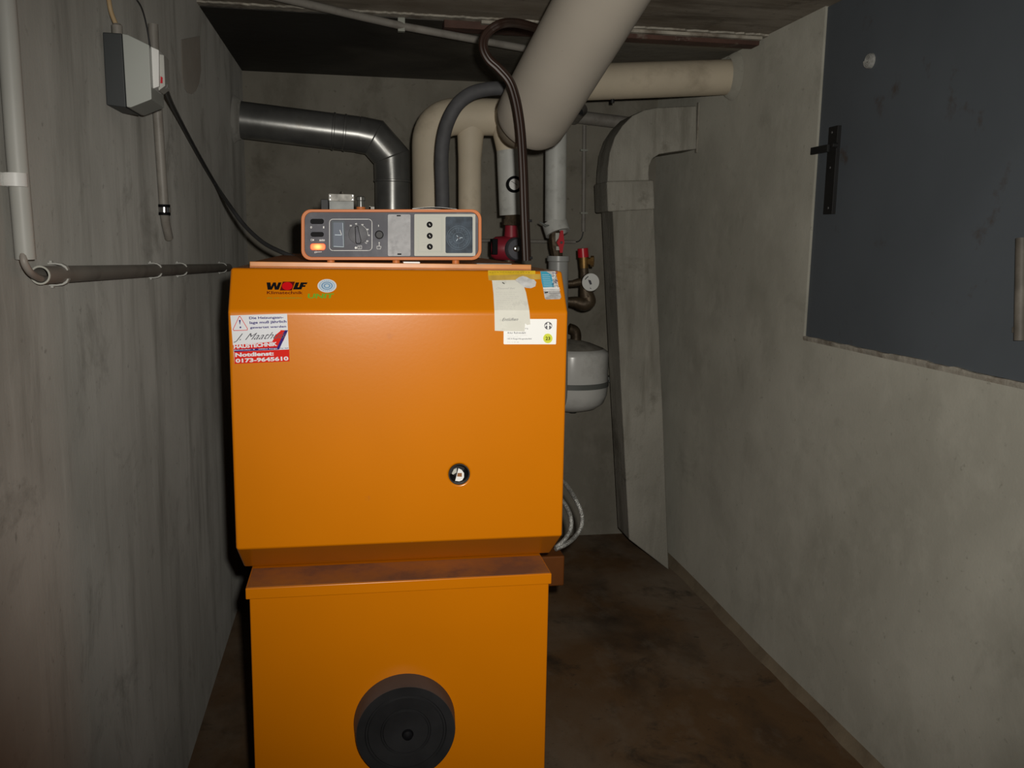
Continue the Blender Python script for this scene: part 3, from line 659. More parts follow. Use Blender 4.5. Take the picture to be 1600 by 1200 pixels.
# feet
for px in (517, 619, 633, 712):
    r_ = pr(6, YC) if px != 633 else pr(5, YC)
    p = P(px, 409, Y=YC+0.02); mbf = MB().lathe([(0, 0.0), (0, r_), (0.012, r_*0.9), (0.0125, 0)], (p.x, YC+0.02, H-0.0442), (0, 0, 1), M_ORANGE_P, 20)
    if px == 633: continue
    make('foot', mbf, CU)
# things on and behind the control unit
ztop = FC.p(600, 326).z
def paper(name, pix, z, label, col=M_WHITE, lift=0.0015, cat='paper', Ys=None):
    mb = MB(); top = [P(a, b, Z=z) if Ys is None else Vector((P(a, b, Y=Ys[i]).x, Ys[i], z)) for i, (a, b) in enumerate(pix)]
    mb.prism(top, (0, 0, lift), col); return make(name, mb, label=label, category=cat)
xs0, xs1 = FC.p(645, 326).x, FC.p(718, 326).x
mb = MB(); nn = 12
for k, dz in ((0, 0.0005), (1, 0.0035)):
    V = []
    for i in range(nn+1):
        t = i/nn; x = xs0+(xs1-xs0)*t; z = ztop+0.0006+dz*(math.sin(math.pi*t)*1.0+0.3*k); V += [(x, YC+0.01+0.006*k, z), (x+0.004, YC+0.12, z+0.001)]
    mb.add(V+[(a, b, c+0.0004) for a, b, c in V], [(2*i, 2*i+2, 2*i+3, 2*i+1) for i in range(nn)]+[(2*nn+2+2*i, 2*nn+2+2*i+1, 2*nn+2+2*i+3, 2*nn+2+2*i+2) for i in range(nn)]+[(2*i, 2*nn+2+2*i, 2*nn+2+2*i+2, 2*i+2) for i in range(nn)], M_WHITE)
make('folded_leaflet', mb, label='white folded leaflet lying on top of the orange control unit', category='leaflet')
zc_ = H-0.0438
mb = MB(); a0 = (P(745, 408, Y=1.735).x, 1.73); a1 = (P(798, 409, Y=1.75).x, 1.745)
mb.prism([(a0[0], 1.735, zc_), (a1[0], 1.74, zc_), (a1[0]-0.012, 1.80, zc_), (a0[0]+0.003, 1.80, zc_)], (0, 0, 0.0012), mat('grey_leaflet', (0.35,0.36,0.37), 0.6, var=0.3, vscale=50))
make('grey_leaflet', mb, label='grey leaflet lying on the boiler top right of the control unit', category='leaflet')
mb = MB(); q0, q1 = P(630, 409, Y=1.73).x, P(656, 409, Y=1.73).x
mb.box((q0, 1.725, zc_), (q1, 1.76, zc_+0.0035), M_WHITE)
make('white_tag', mb, bevel=0.001, label='small white tag lying under the middle of the control unit', category='tag')
# draught relay behind the control unit
YR = 2.02
def rp(px, py): return P(px, py, Y=YR)
a, b = rp(514, 303), rp(553, 328)
RB = empty('relay_box', ((a.x+b.x)/2, YR+0.03, H-0.044), 'small dull metal box with a knob standing behind the control unit', 'relay')
make('body', MB().box((a.x, YR, H-0.044), (b.x, YR+0.06, rp(533, 314).z), mat('relay_grey', (0.20,0.21,0.20), 0.5, var=0.3, vscale=40)), RB, bevel=0.001)
make('lid', MB().box((a.x-0.001, YR-0.002, rp(533, 314.5).z), (b.x+0.001, YR+0.062, rp(533, 303).z), M_ALU), RB, bevel=0.002, label='dull aluminium lid')
kp = rp(533.5, 303); make('knob', MB().lathe([(0, 0.005), (0.003, 0.004), (0.006, 0.0025), (0.007, 0)], (kp.x, YR+0.02, kp.z), (0, 0, 1), M_CHROME, 14), RB)
for px, py in ((516, 306), (551, 306), (516, 312), (551, 312)):
    p = rp(px, py); make('screw', MB().lathe([(0, 0.0012), (0.0015, 0.0009), (0.0015, 0)], (p.x, YR-0.002, p.z), (0, -1, 0), M_CHROME, 10), RB)
a, b = rp(501, 311), rp(513, 328)
make('black_relay', MB().box((a.x, YR+0.01, H-0.044), (b.x, YR+0.05, a.z), M_BLACKM), bevel=0.001, label='small black block left of the dull metal box behind the control unit', category='relay')
p = rp(564, 328); SG = empty('vent_cap', (p.x, YR+0.02, H-0.044), 'small dark glassy vent cap on an orange base behind the control unit', 'vent cap')
zz = rp(564, 323).z; zt2 = rp(564, 306).z
make('base', MB().lathe([(H-0.044-zz, 0.0), (H-0.044-zz, 0.010), (0, 0.010), (0.001, 0)], (p.x, YR+0.02, zz), (0, 0, 1), M_ORANGE_P, 20), SG)
make('dome', MB().lathe([(0, 0.0075), ((zt2-zz)*0.55, 0.0075), ((zt2-zz)*0.62, 0.0105), ((zt2-zz)*0.9, 0.0105), (zt2-zz, 0.007), (zt2-zz, 0)], (p.x, YR+0.02, zz), (0, 0, 1), M_DIRTGLASS, 24), SG)
a = rp(577, 323); b = rp(585, 328)
mb = MB().box((a.x, YR, b.z-0.004), (b.x, YR+0.003, a.z), M_ALU).box((a.x, YR, b.z-0.004), (a.x+0.003, YR+0.02, a.z+0.001), M_ALU)
mb.box((a.x, YR, H-0.044), (a.x+0.002, YR+0.02, b.z), M_ALU)
make('metal_clip', mb, label='tiny bent metal clip between vent cap and flue pipe', category='clip')

# ================================================================== FLUE
YV = 3.85
FL = empty('flue_pipe', (P(613, 330, Y=YV).x, YV, 1.0), 'galvanised steel flue pipe with a jointed elbow running into the left wall', 'flue pipe')
rF = 0.0735
e0 = P(613, 345, Y=YV); e0.z = 0.95; v1 = P(613, 283, Y=YV); v2 = P(612, 246, Y=YV); v3 = P(585, 215, Y=YV+0.0); v4 = P(560, 210, Y=YV)
v5 = P(496, 200, Y=3.62); v6 = P(383, 188.5, Y=4.03); v6 = P(383, 188, Y=YV); v6 += (v6-v4).normalized()*0.06
def elbow_pts(): return [v1, v2, v3, v4]
make('lower_socket', MB().tube([e0, v1], rF*0.97, M_STEEL, 40), FL, label='bright lower flue socket')
# mitred elbow: two joints
def mitre(mb, pts, r, m, seg=40):
    pts = [Vector(p) for p in pts]; rings = []
    side = Vector((0, 1, 0))
    dirs = [(pts[i+1]-pts[i]).normalized() for i in range(len(pts)-1)]
    for i, p in enumerate(pts):
        d_in = dirs[max(0, i-1)]; d_out = dirs[min(i, len(dirs)-1)]; nrm = (d_in+d_out).normalized()
        d = d_in; u = (side-d*side.dot(d)).normalized(); w_ = d.cross(u); ring = []
        for k in range(seg):
            a = 2*math.pi*k/seg; q = p+(u*math.cos(a)+w_*math.sin(a))*r
            t = (p-q).dot(nrm)/d.dot(nrm); ring.append(q+d*t)
        rings += ring
    for i in range(len(pts)-1):
        V = rings[i*seg:(i+2)*seg]; mb.add(V, [(k, (k+1) % seg, seg+(k+1) % seg, seg+k) for k in range(seg)], m, True)
    return mb
make('elbow', mitre(MB(), [v1+Vector((0, 0, -0.004)), v2, v3, v4], rF, M_STEEL), FL, angle=20)
dH = (v6-v4).normalized()
make('horizontal_run', MB().tube([v4-dH*0.002, v6], rF*0.985, M_STEEL, 40), FL)
for p, d, rr in ((v1, Vector((0, 0, 1)), rF*1.03), (v4+dH*0.055, dH, rF*1.02), (v4+dH*0.10, dH, rF*1.03)):
    make('joint_band', MB().lathe([(-0.006, rF*0.98), (-0.003, rr), (0.003, rr), (0.006, rF*0.98)], p, d, M_STEEL, 40), FL)
mb = MB()
for p, d in ((v2, None), (v3, None)):
    pass
dm = ((v3-v2).normalized()+(v2-v1).normalized()).normalized(); make('seam', MB().lathe([(-0.003, rF*1.0), (0, rF*1.055), (0.003, rF*1.0)], v2, dm, M_STEEL, 40), FL)
dm = ((v4-v3).normalized()+(v3-v2).normalized()).normalized(); make('seam', MB().lathe([(-0.003, rF*1.0), (0, rF*1.055), (0.003, rF*1.0)], v3, dm, M_STEEL, 40), FL)
make('wall_mortar', MB().lathe([(0, rF*1.3), (0.012, rF*1.15), (0.03, rF*1.02)], (XL+0.001, YV, v6.z-0.003), (1, 0, -0.05), M_WALL_L, 28), FL)
# flue box behind the boiler carries the socket
make('flue_box', MB().box((e0.x-0.10, 3.05, 0.0), (e0.x+0.10, YV+0.11, 0.96), M_ORANGE_D), FL, bevel=0.004)

# ================================================================== PIPES
YH = 3.15
def cable(name, pts, r, m, label, cat, seg=12, n=8, parent=None, group=None):
    return make(name, MB().tube(smooth_path(pts, n), r, m, seg), parent, label=label, category=cat, group=group)
# header with three legs
hz = P(690, 182, Y=YH).z; xA = P(672, 300, Y=YH).x; xB = P(733, 300, Y=YH).x
HP = empty('insulated_header_pipe', (xA, YH, H-0.1), 'cream insulated heating pipe bending down on two legs behind the control unit', 'pipe')
pA0 = P(674, 324, Y=YH); pA0.z = 1.35; pc = P(671, 181, Y=YH); pE = P(800, 184, Y=YH)
make('left_leg', MB().tube([pA0]+bend(P(674, 324, Y=YH), pc, pE, 0.105, 12)+[pE], 0.062, M_CREAM, 32), HP)
pB0 = P(735, 324, Y=YH); pB0.z = 1.35
make('middle_leg', MB().tube([pB0, P(734, 250, Y=YH), P(735, 215, Y=YH), P(736, 190, Y=YH)], [0.040, 0.040, 0.045, 0.052], M_CREAM, 28), HP)
# return leg with white jacket and gauge
t0, t1 = P(795, 236, Y=YH-0.02), P(800, 336, Y=YH-0.02)
make('stub', MB().tube([P(791, 190, Y=YH-0.02), t0], [0.055, 0.042], M_CREAM, 28), HP)
RJ = empty('jacketed_return_pipe', t1, 'short pale grey jacketed pipe with a dial above the red pump', 'pipe')
make('jacket', MB().tube([t0+Vector((0, 0, 0.003)), t1], [0.0425, 0.044], M_JACKET, 32), RJ)
make('collar', MB().lathe([(0, 0.030), (0.015, 0.030), (0.015, 0.036), (0.035, 0.036), (0.037, 0.022), (0.05, 0.022)], t1, (0, 0, -1), M_BRONZE, 6), RJ)
# thermometer gauge
g = P(804, 288, Y=YH-0.085)
GA = empty('pipe_thermometer', g, 'round white dial thermometer on the pale jacketed pipe', 'thermometer')
make('case', MB().lathe([(0.026, 0.010), (0.020, 0.027), (-0.002, 0.028), (-0.004, 0.0265), (0.0, 0.025), (0.002, 0)], g, (0, 1, 0), M_BLACK, 32), GA)
GS = Sheet(g, (0, -1, 0))
mb = MB().lathe([(0.0005, 0), (0.0005, 0.0248), (0.0015, 0.0248)], g, (0, 1, 0), M_WHITE, 32)
stroke(mb, GS, [(799, 283), (808, 289)], 0.7, 0.0006, M_BLACK)
for k in range(9):
    a = math.radians(150+k*30); stroke(mb, GS, [(804+8*math.cos(a), 288+8*math.sin(a)), (804+9.5*math.cos(a), 288+9.5*math.sin(a))], 0.5, 0.0006, M_INKGREY)
make('dial', mb, GA, do_weld=False)
# pump
YP = YH-0.02
PU = empty('circulation_pump', P(797, 390, Y=YP), 'red circulation pump with dark grey motor behind the boiler top', 'pump')
c = P(797, 360, Y=YP); b1 = P(798, 348, Y=YP)
make('neck', MB().tube([P(799, 346, Y=YP), P(799, 374, Y=YP)], [0.021, 0.026], M_PUMPRED, 20), PU, label='red neck')
c = P(790, 388, Y=YP)
make('volute', MB().lathe([(-0.05, 0.0), (-0.05, 0.030), (-0.035, 0.040), (0.03, 0.046), (0.05, 0.036)], c, (1, -0.15, 0), M_PUMPRED, 28), PU, label='red pump housing')
make('motor', MB().lathe([(0.0, 0.040), (-0.07, 0.040), (-0.082, 0.034), (-0.082, 0)], P(803, 389, Y=YP), (0.0, 1, 0), M_DARKGREY, 28), PU, label='dark grey motor')
make('vent_screw', MB().lathe([(0, 0.011), (0.004, 0.011), (0.006, 0.008), (0.006, 0)], P(806.5, 388.5, Y=YP-0.083), (0, -1, 0), M_CHROME, 20), PU, label='bright vent screw')
a, b = P(769, 373, Y=YP-0.03), P(777, 398, Y=YP-0.03)
make('plug', MB().box((a.x, YP-0.04, b.z), (b.x, YP+0.02, a.z), M_BLACK), PU, bevel=0.002, label='black plug at the side')
make('stem', MB().tube([P(795, 400, Y=YP), Vector((P(795, 400, Y=YP).x, YP, 1.0))], 0.02, M_BRONZE, 16), PU)
# grey insulated right hand pipe with ring and valve
YG = 3.30
g0, g1 = P(869, 170, Y=YG), P(868, 346, Y=YG)
RP = empty('grey_riser_pipe', g1, 'pale grey insulated riser pipe with a loose clamp ring above the red valve', 'pipe')
make('jacket', MB().tube([g0, g1], pr(16.8, YG), M_JACKET, 32), RP)
rc = P(869, 356, Y=YG); ax = (P(874, 370, Y=YG)-P(864, 344, Y=YG)).normalized()
ax = Vector((0.28, -0.35, -1)).normalized()
make('clamp_ring', MB().lathe([(-0.022, 0.041), (-0.022, 0.047), (0.022, 0.047), (0.022, 0.036), (-0.022, 0.036)], rc, ax, M_JACKET, 32), RP, label='tilted pale clamp ring')
make('clamp_tail', MB().tube([P(843, 346.5, Y=YG-0.05), P(853, 353, Y=YG-0.05), P(858, 352, Y=YG-0.05)], [0.003, 0.005, 0.002], M_STRAP, 8), RP)
# valve
VA = empty('ball_valve', P(870, 380, Y=YG), 'bronze ball valve with a red lever below the grey riser pipe', 'valve')
make('body', MB().tube([P(866, 360, Y=YG), P(868, 372, Y=YG), P(869, 384, Y=YG), P(871, 402, Y=YG)], [0.018, 0.026, 0.026, 0.020], M_BRONZE, 8), VA)
mb = MB(); VS = Sheet((0, YG-0.045, 0), (0, -1, 0))
poly(mb, VS, [(868,364),(874,364),(873,372),(868,378)], 0, M_IVORY, 0.003); poly(mb, VS, [(869,385),(874,385),(874,391),(869,391)], 0, M_IVORY, 0.003)
make('tag', mb, VA, label='ivory tag pieces')
poly_ = [(876,360),(880,360),(881,372),(882,379),(880,387),(879,395),(875,395),(874,387),(870,379),(873,373)]
mb = MB(); poly(mb, VS, poly_, 0.006, M_RED, 0.006); make('lever', mb, VA, label='red lever')
make('lever_pin', MB().lathe([(0, 0.006), (0.004, 0.005), (0.004, 0)], P(877, 379, Y=YG-0.052), (0, -1, 0), M_CHROME, 12), VA)
make('spindle', MB().tube([P(876, 379, Y=YG), P(877, 379, Y=YG-0.04)], 0.009, M_BRONZE, 10), VA)
# lower grey pipe to floor
l0 = P(872.5, 400, Y=YG); l1 = P(871, 640, Y=YG)
GP = empty('grey_standpipe', l1, 'glossy grey standpipe with a wider socket rising beside the boiler hood', 'pipe')
make('pipe', MB().tube([l0-Vector((0, 0, 0.002))]+bend(l0, l1, l1+Vector((-0.42, -0.30, 0)), 0.07)+[l1+Vector((-0.42, -0.30, 0))], pr(16, YG), M_GREYPVC, 32), GP)
make('socket', MB().lathe([(0, 0.02), (0, pr(18, YG)), (-0.018, pr(18, YG)), (-0.022, pr(16, YG))], l0, (0, 0, 1), M_GREYPVC, 32), GP)
# horizontal cream pipe into the right wall
h0 = P(840, 131, Y=3.27); h1 = P(1152, 121, X=XR+0.02); h1.y = 3.33
HR = empty('horizontal_cream_pipe', h1, 'thick cream pipe running under the ceiling into the right wall', 'pipe')
make('pipe', MB().tube([h0, h1], 0.064, M_CREAM, 36), HR)
make('wall_mortar', MB().lathe([(0, 0.088), (0.018, 0.078), (0.03, 0.065)], (XR-0.001, 3.325, h1.z), (-1, 0, 0), M_WALL_R, 28), HR)
make('hanger_stub', MB().tube([P(957, 150, Y=3.29), P(957, 161, Y=3.29)], 0.007, M_BLACKM, 10), HR)
# big diagonal insulated pipe
bA = P(830, 186, Y=2.46); bB = P(946, -14, Y=2.12); dB = (bB-bA).normalized()
tC = (ZC+0.02-bA.z)/dB.z
BP = empty('thick_insulated_pipe', bA, 'thick beige insulated pipe slanting down from the ceiling in front of the others', 'pipe')
make('insulation', MB().tube([bA-dB*0.035, bA-dB*0.022, bA, bA+dB*0.05, bA+dB*tC], [0.060, 0.088, 0.0985, 0.1, 0.1], M_BIGPIPE, 48), BP)
make('connecting_neck', MB().tube(smooth_path([bA-dB*0.0, bA+Vector((0.0, 0.20, -0.0)), P(800, 184, Y=YH-0.1), P(790, 184, Y=YH)], 6), 0.056, M_CREAM, 28), BP)
make('bracket', MB().tube([P(866, 172, Y=2.55), P(867, 190, Y=2.55), P(858, 200, Y=2.55)], 0.006, M_RUST, 8), BP)
# neck joining grey riser and the horizontal pipe
make('riser_neck', MB().tube([g0-Vector((0, 0, 0.01)), P(869, 140, Y=YG)], 0.030, M_CREAM, 20), RP)
# brown cable bundle with loop
YQ = 2.12
bpx = [(824,411),(823,380),(821,330),(819,270),(816,215),(812,180),(806,150),(797,126),(780,106),(765,92),(757,76),(758,60),(768,47),(785,38),(805,37),(828,42),(850,50)]
CB = empty('brown_cable_bundle', P(824, 411, Y=YQ), 'dark brown cable bundle looping from the ceiling pipe down to the boiler top', 'cable')
for j, (dx, r_) in enumerate(((-4.2, 0.0065), (0.2, 0.0075), (3.4, 0.004))):
    pts = []
    for i, (x, y) in enumerate(bpx):
        x2, y2 = bpx[min(i+1, len(bpx)-1)]; x1_, y1_ = bpx[max(i-1, 0)]; l = math.hypot(x2-x1_, y2-y1_); nx, ny = -(y2-y1_)/l, (x2-x1_)/l
        Yq = YQ if i < 14 else YQ+0.06*(i-13)
        pts.append(P(x+nx*dx, y+ny*dx, Y=Yq+0.003*j))
    pts[0] = Vector((pts[0].x, pts[0].y, H-0.044))
    make('cable', MB().tube(smooth_path(pts, 8), r_, M_BROWNCABLE, 10), CB)
for px, py in ((828, 345), (829, 403)):
    make('strap_bolt', MB().tube([P(px-6, py, Y=YQ), P(px+3, py, Y=YQ)], 0.0032, M_BLACKM, 10), CB)
# dark grey foam hose
hp = [(694,330),(691,290),(690,250),(693,215),(701,187),(715,163),(735,147),(758,140),(782,138),(806,140)]
pts = [P(x, y, Y=2.78) for x, y in hp]; pts[0].z = H-0.045+0.0
pts = [Vector((pts[0].x, 2.78, 1.36))]+pts[1:]
make('foam_hose', MB().tube(smooth_path(pts, 8), 0.021, M_HOSE, 20), label='dark grey foam-sleeved hose curving up in front of the cream pipes', category='hose')
# ================================================================== BACK WALL FITTINGS
# expansion vessel
YE = 3.98; vt = P(895, 530, Y=YE).z; vb = P(895, 641, Y=YE).z; vc = P(893.5, 585, Y=YE); rV = pr(58.5, YE)
EV = empty('expansion_vessel', (vc.x, YE, (vt+vb)/2), 'white enamelled expansion vessel strapped to the back wall', 'expansion vessel')
hv = vt-vb
prof = [(0, 0.02), (0.0, rV*0.3), (hv*0.05, rV*0.68), (hv*0.13, rV*0.9), (hv*0.24, rV*0.985), (hv*0.33, rV), (hv*0.80, rV)]
prof2 = [(hv*0.80, rV), (hv*0.835, rV*0.985), (hv*0.88, rV*0.86), (hv*0.95, rV*0.5), (hv, rV*0.12), (hv, 0)]
make('tank', MB().lathe(prof, (vc.x, YE, vb), (0, 0, 1), M_VESSEL, 48).lathe(prof2[:3], (vc.x, YE, vb), (0, 0, 1), M_VESSEL, 48).lathe(prof2[2:], (vc.x, YE, vb), (0, 0, 1), M_VESTOP, 48), EV, angle=60)
zs = P(930, 596, Y=YE-rV).z
zs = vb+hv*0.40
make('strap', MB().lathe([(-0.012, rV), (-0.012, rV+0.004), (0.012, rV+0.004), (0.012, rV)], (vc.x, YE, zs), (0, 0, 1), M_STRAP, 48), EV, label='grey strap round the vessel')
make('strap_bracket', MB().box((vc.x+rV*0.85, YE+0.05, zs-0.012), (vc.x+rV*1.25, YB, zs+0.014), M_STRAP), EV, bevel=0.002)
make('drain_plug', MB().lathe([(0, 0.018), (-0.010, 0.018), (-0.014, 0)], (vc.x+0.01, YE, vb), (0, 0, 1), M_BLACKM, 16), EV)
make('top_nozzle', MB().tube(smooth_path([Vector((vc.x+0.015, YE, vt-0.004)), Vector((vc.x+0.015, YE, vt+0.02)), Vector((vc.x+0.006, YE, vt+0.04)), Vector((vc.x-0.02, YE, vt+0.05))], 4), 0.024, M_BRONZE, 20), EV, angle=80)
# safety group
YS = 3.34
SG = empty('safety_valve_group', P(915, 470, Y=YS), 'bronze safety valve group with red cap beside the standpipe', 'safety valve')
def sp(px, py, dy=0): return P(px, py, Y=YS+dy)
make('red_cap', MB().tube([sp(911.5, 402), sp(910.5, 388)], [0.021, 0.020], M_RED, 24), SG, label='red cap')
make('valve_body', MB().tube([sp(912, 402), sp(912.5, 419)], [0.020, 0.017], M_BRASS, 12), SG, label='brass valve body')
make('outlet', MB().lathe([(0, 0.013), (0.022, 0.013), (0.022, 0.021), (0.034, 0.021), (0.034, 0.012), (0.02, 0.011)], sp(914, 408, 0), (0.9, -0.35, 0), M_BRASS, 8), SG, label='brass outlet')
make('stem', MB().tube([sp(912.5, 418), sp(913.5, 434), sp(914, 452), sp(916, 464)], [0.0165, 0.018, 0.021, 0.026], M_BRONZE, 12), SG)
make('upper_branch', MB().tube([sp(914, 440), sp(903, 441), sp(894, 443), sp(876, 443, 0)], [0.014, 0.015, 0.012, 0.010], M_BRONZE, 12), SG)
ep = smooth_path([sp(915, 455), sp(919, 464), sp(920, 472), sp(911, 475), sp(900, 472), sp(889, 471), sp(876, 471)], 5)
make('elbow', MB().tube(ep, [0.023+0.004*math.sin(min(1, i/14)*math.pi*0.5)-max(0, i-14)*0.0009 for i in range(len(ep))], M_BRONZE, 20), SG, angle=80)
gm = sp(923, 441, -0.05)
MG = empty('pressure_gauge', gm, 'round white pressure gauge on the bronze safety group', 'gauge')
make('case', MB().lathe([(0.045, 0.006), (0.022, 0.008), (0.020, 0.033), (0, 0.034), (0, 0)], gm, (0, 1, 0), M_BRONZE, 32), MG)
GS = Sheet(gm, (0, -1, 0)); mb = MB().lathe([(-0.001, 0), (-0.001, 0.0325), (0.0, 0.0335)], gm, (0, 1, 0), mat('gauge_white', (0.72,0.73,0.70), 0.5), 32)
stroke(mb, GS, [(914.5, 436.5), (916.5, 434), (919, 432)], 1.2, 0.0018, M_BLACK)
poly(mb, GS, [(919,437),(923,438),(925,444),(922,445),(920,441)], 0.0018, M_INKGREY, 0.0002)
stroke(mb, GS, [(922, 450), (923.5, 451)], 1.0, 0.0018, M_INKGREY)
make('dial', mb, MG, do_weld=False)
# small white wall conduits
YWc = YB-0.012
q0, q1 = P(913, 196, Y=YWc), P(911.5, 362, Y=YWc)
VC = empty('thin_wall_conduit', q1, 'thin pale upright conduit clipped to the back wall left of the cement duct', 'conduit')
make('tube', MB().tube([q0, q1], 0.0095, M_PVC_OLD, 14), VC)
for py in (235, 333):
    p = P(912, py, Y=YWc)
    make('clip', MB().box((p.x-0.017, YWc-0.011, p.z-0.004), (p.x+0.017, YB, p.z+0.004), M_IVORY_D), VC)
HC = empty('thin_horizontal_conduit', P(900, 378, Y=YWc), 'thin pale horizontal conduit on the back wall behind the pump and valve', 'conduit')
make('tube', MB().tube([P(752, 376, Y=YWc), P(899, 378, Y=YWc)], 0.009, M_PVC_OLD, 14), HC)
make('cable', MB().tube(smooth_path([P(897, 378, Y=YWc), P(904, 377, Y=YWc), P(909, 371, Y=YWc), P(911.5, 360, Y=YWc)], 6), 0.003, M_CABLE, 8), HC, label='thin black cable at its end')
# grey pipe high on back wall with an open branch
d0, d1 = P(880, 180, Y=4.12), P(985, 193, Y=4.12)
DP = empty('grey_wall_pipe', d0, 'old grey drain pipe high on the back wall with an open branch', 'pipe')
make('run', MB().tube([d0, d1], 0.029, M_PVC_OLD, 24), DP)
bc = P(908, 176, Y=4.05); be = P(907.5, 171, Y=3.93)
make('open_branch', MB().lathe([(0, 0.024), (0.13, 0.024), (0.13, 0.030), (0.0, 0.030)], be, (0.0, 1, -0.15), M_PVC_OLD, 24).lathe([(0.05, 0.0), (0.05, 0.024)], be, (0.0, 1, -0.15), M_BLACKM, 24), DP, label='open branch with dark mouth')
make('thin_line', MB().tube([P(880, 158, Y=4.17), P(905, 158, Y=4.17), P(925, 156, Y=4.17)], 0.004, M_BLACKM, 8), DP)

# ================================================================== CEMENT DUCT
YD = 3.66
DU = empty('fibre_cement_duct', P(1040, 900, Y=YD), 'tall grey fibre cement air duct with elbow in the right rear corner', 'duct')
DEP = Vector((0, 0.175, 0))
def dp(px, py, Y=YD): return P(px, py, Y=Y)
tip = dp(1045, 900); tip.z = max(tip.z, 0.004)
make('shaft', MB().prism([dp(957, 325), dp(1022, 325), dp(1036, 640), tip, dp(983, 843), dp(970, 600)], DEP, M_DUCT), DU, bevel=0.006)
make('collar', MB().prism([dp(948, 283, YD-0.012), dp(1022, 281, YD-0.012), dp(1024, 327, YD-0.012), dp(950, 331, YD-0.012)], DEP+Vector((0, 0.03, 0)), M_DUCT), DU, bevel=0.008)
ob = [(949,286),(950,262),(953,238),(961,214),(973,196),(988,181),(1006,172),(1026,168),(1048,167),(1089,165)]
ib = [(1089,233),(1070,235),(1048,238),(1030,241),(1020,248),(1015,259),(1014,272),(1015,286)]
def capx(p): p.x = min(p.x, XR+0.01); return p
make('elbow', MB().prism([capx(dp(*q)) for q in ob+ib], DEP, M_DUCT, smooth_side=False), DU, bevel=0.006)
p0, p1 = P(1091, 160, X=XR-0.004), P(1091, 238, X=XR-0.004)
make('mortar_seam', MB().box((XR-0.006, p0.y-0.01, p1.z), (XR, p0.y+0.012, p0.z), M_SEAM), DU, bevel=0.002)

# ================================================================== BRAIDED HOSES
YBH = 2.05
make('braided_hose', MB().tube(smooth_path([P(868, 742, Y=1.99), P(884, 757, Y=2.02), P(898, 778, Y=YBH), P(908, 800, Y=YBH), P(909, 820, Y=YBH), P(899, 838, Y=2.03), P(885, 850, Y=2.0), P(868, 858, Y=1.985)], 8), 0.0055, M_BRAID, 14), label='outer silver braided hose curving out from behind the boiler hood', category='hose', group='braided oil hoses')
make('braided_hose', MB().tube(smooth_path([P(868, 770, Y=2.0), P(884, 790, Y=2.02), P(892, 810, Y=2.03), P(891, 828, Y=2.02), P(882, 843, Y=2.0), P(868, 856, Y=1.99)], 8), 0.0055, M_BRAID, 14), label='inner silver braided hose curving out from behind the boiler hood', category='hose', group='braided oil hoses')

# ================================================================== LEFT WALL
def lw(px, py, d=0.0): return P(px, py, X=XL+d)
# main switch box
yb0 = P(160, 50, X=XL).y
SB = empty('emergency_switch_box', lw(165, 110), 'grey two-tone switch box with a red button high on the left wall', 'switch box')
zt_, zb_ = P(162, 50, X=XL).z, P(168, 163, X=XL).z
yb = yb0; dl = 0.12
def bxp(px, py): q = P(px, py, Y=yb); return q
base = [bxp(160, 50), bxp(190, 52), bxp(197, 168), bxp(168, 164)]
base[0].x = XL; base[3].x = XL
make('base', MB().prism(base, (0, dl, 0), M_BOXDARK), SB, bevel=0.002, label='dark grey base')
cov = [bxp(190.5, 52), bxp(200, 54), bxp(233, 70), bxp(237, 155), bxp(204, 168), bxp(197.5, 167)]
make('cover', MB().prism(cov, (0, dl, 0), M_BOXLIGHT), SB, bevel=0.002, label='light grey cover')
s0 = [P(234, 72, Y=yb+0.02), P(248, 78, Y=yb+0.02), P(248.5, 135, Y=yb+0.02), P(237, 139, Y=yb+0.02)]
m1 = make('switch_module', MB().prism(s0, (0, 0.07, 0), M_WHITE), SB, bevel=0.001)
s2 = [P(247, 84, Y=yb+0.03), P(256, 86, Y=yb+0.03), P(258, 134, Y=yb+0.03), P(247.5, 142, Y=yb+0.03)]
make('switch_cap', MB().prism(s2, (0, 0.05, 0), M_PVC), m1, bevel=0.001)
s3 = [P(251, 119, Y=yb+0.028), P(254, 121, Y=yb+0.028), P(254, 130, Y=yb+0.028), P(250.5, 130, Y=yb+0.028)]
make('red_button', MB().prism(s3, (0, 0.01, 0), M_RED), m1, label='red button')
gl = P(178, 50, Y=yb+0.03); gl.x = max(gl.x, XL+0.02)
make('cable_gland', MB().lathe([(-0.004, 0.010), (0.012, 0.010), (0.016, 0.006)], gl, (0, 0, 1), M_PVC_OLD, 16), SB, label='grey cable gland')
cable('supply_cable', [gl+Vector((0, 0, 0.010)), P(174, 20, Y=yb+0.03), P(170, 0, Y=yb+0.03), P(165, -30, Y=yb+0.04), Vector((XL+0.02, yb+0.05, ZC))], 0.0045, M_YELCABLE, 'yellowed supply cable entering the top of the switch box', 'cable')
# black cable to the control unit
cp = [(257,134,0.03),(266,158,.03),(280,186,.03),(298,220,.05),(318,256,.08),(338,290,.12),(358,320,.16),(382,352,.20),(410,378,.24),(440,394,.28),(468,404,.3)]
pts = []
Y_a, Y_b = yb+0.06, 1.80
for i, (x, y, _) in enumerate(cp):
    if i < 6: pts.append(P(x, y, X=XL+(0.10, 0.05, 0.025, 0.018, 0.018, 0.022)[i]))
    else: pts.append(P(x, y, Y=(2.75, 2.65, 2.55, 2.45, 2.40)[i-6]))
pts += [P(490, 402, Y=2.3), P(540, 398, Y=2.1), P(560, 390, Y=1.95)]
cable('boiler_cable', pts, 0.0058, M_CABLE, 'black cable sagging from the switch box to the control unit', 'cable')
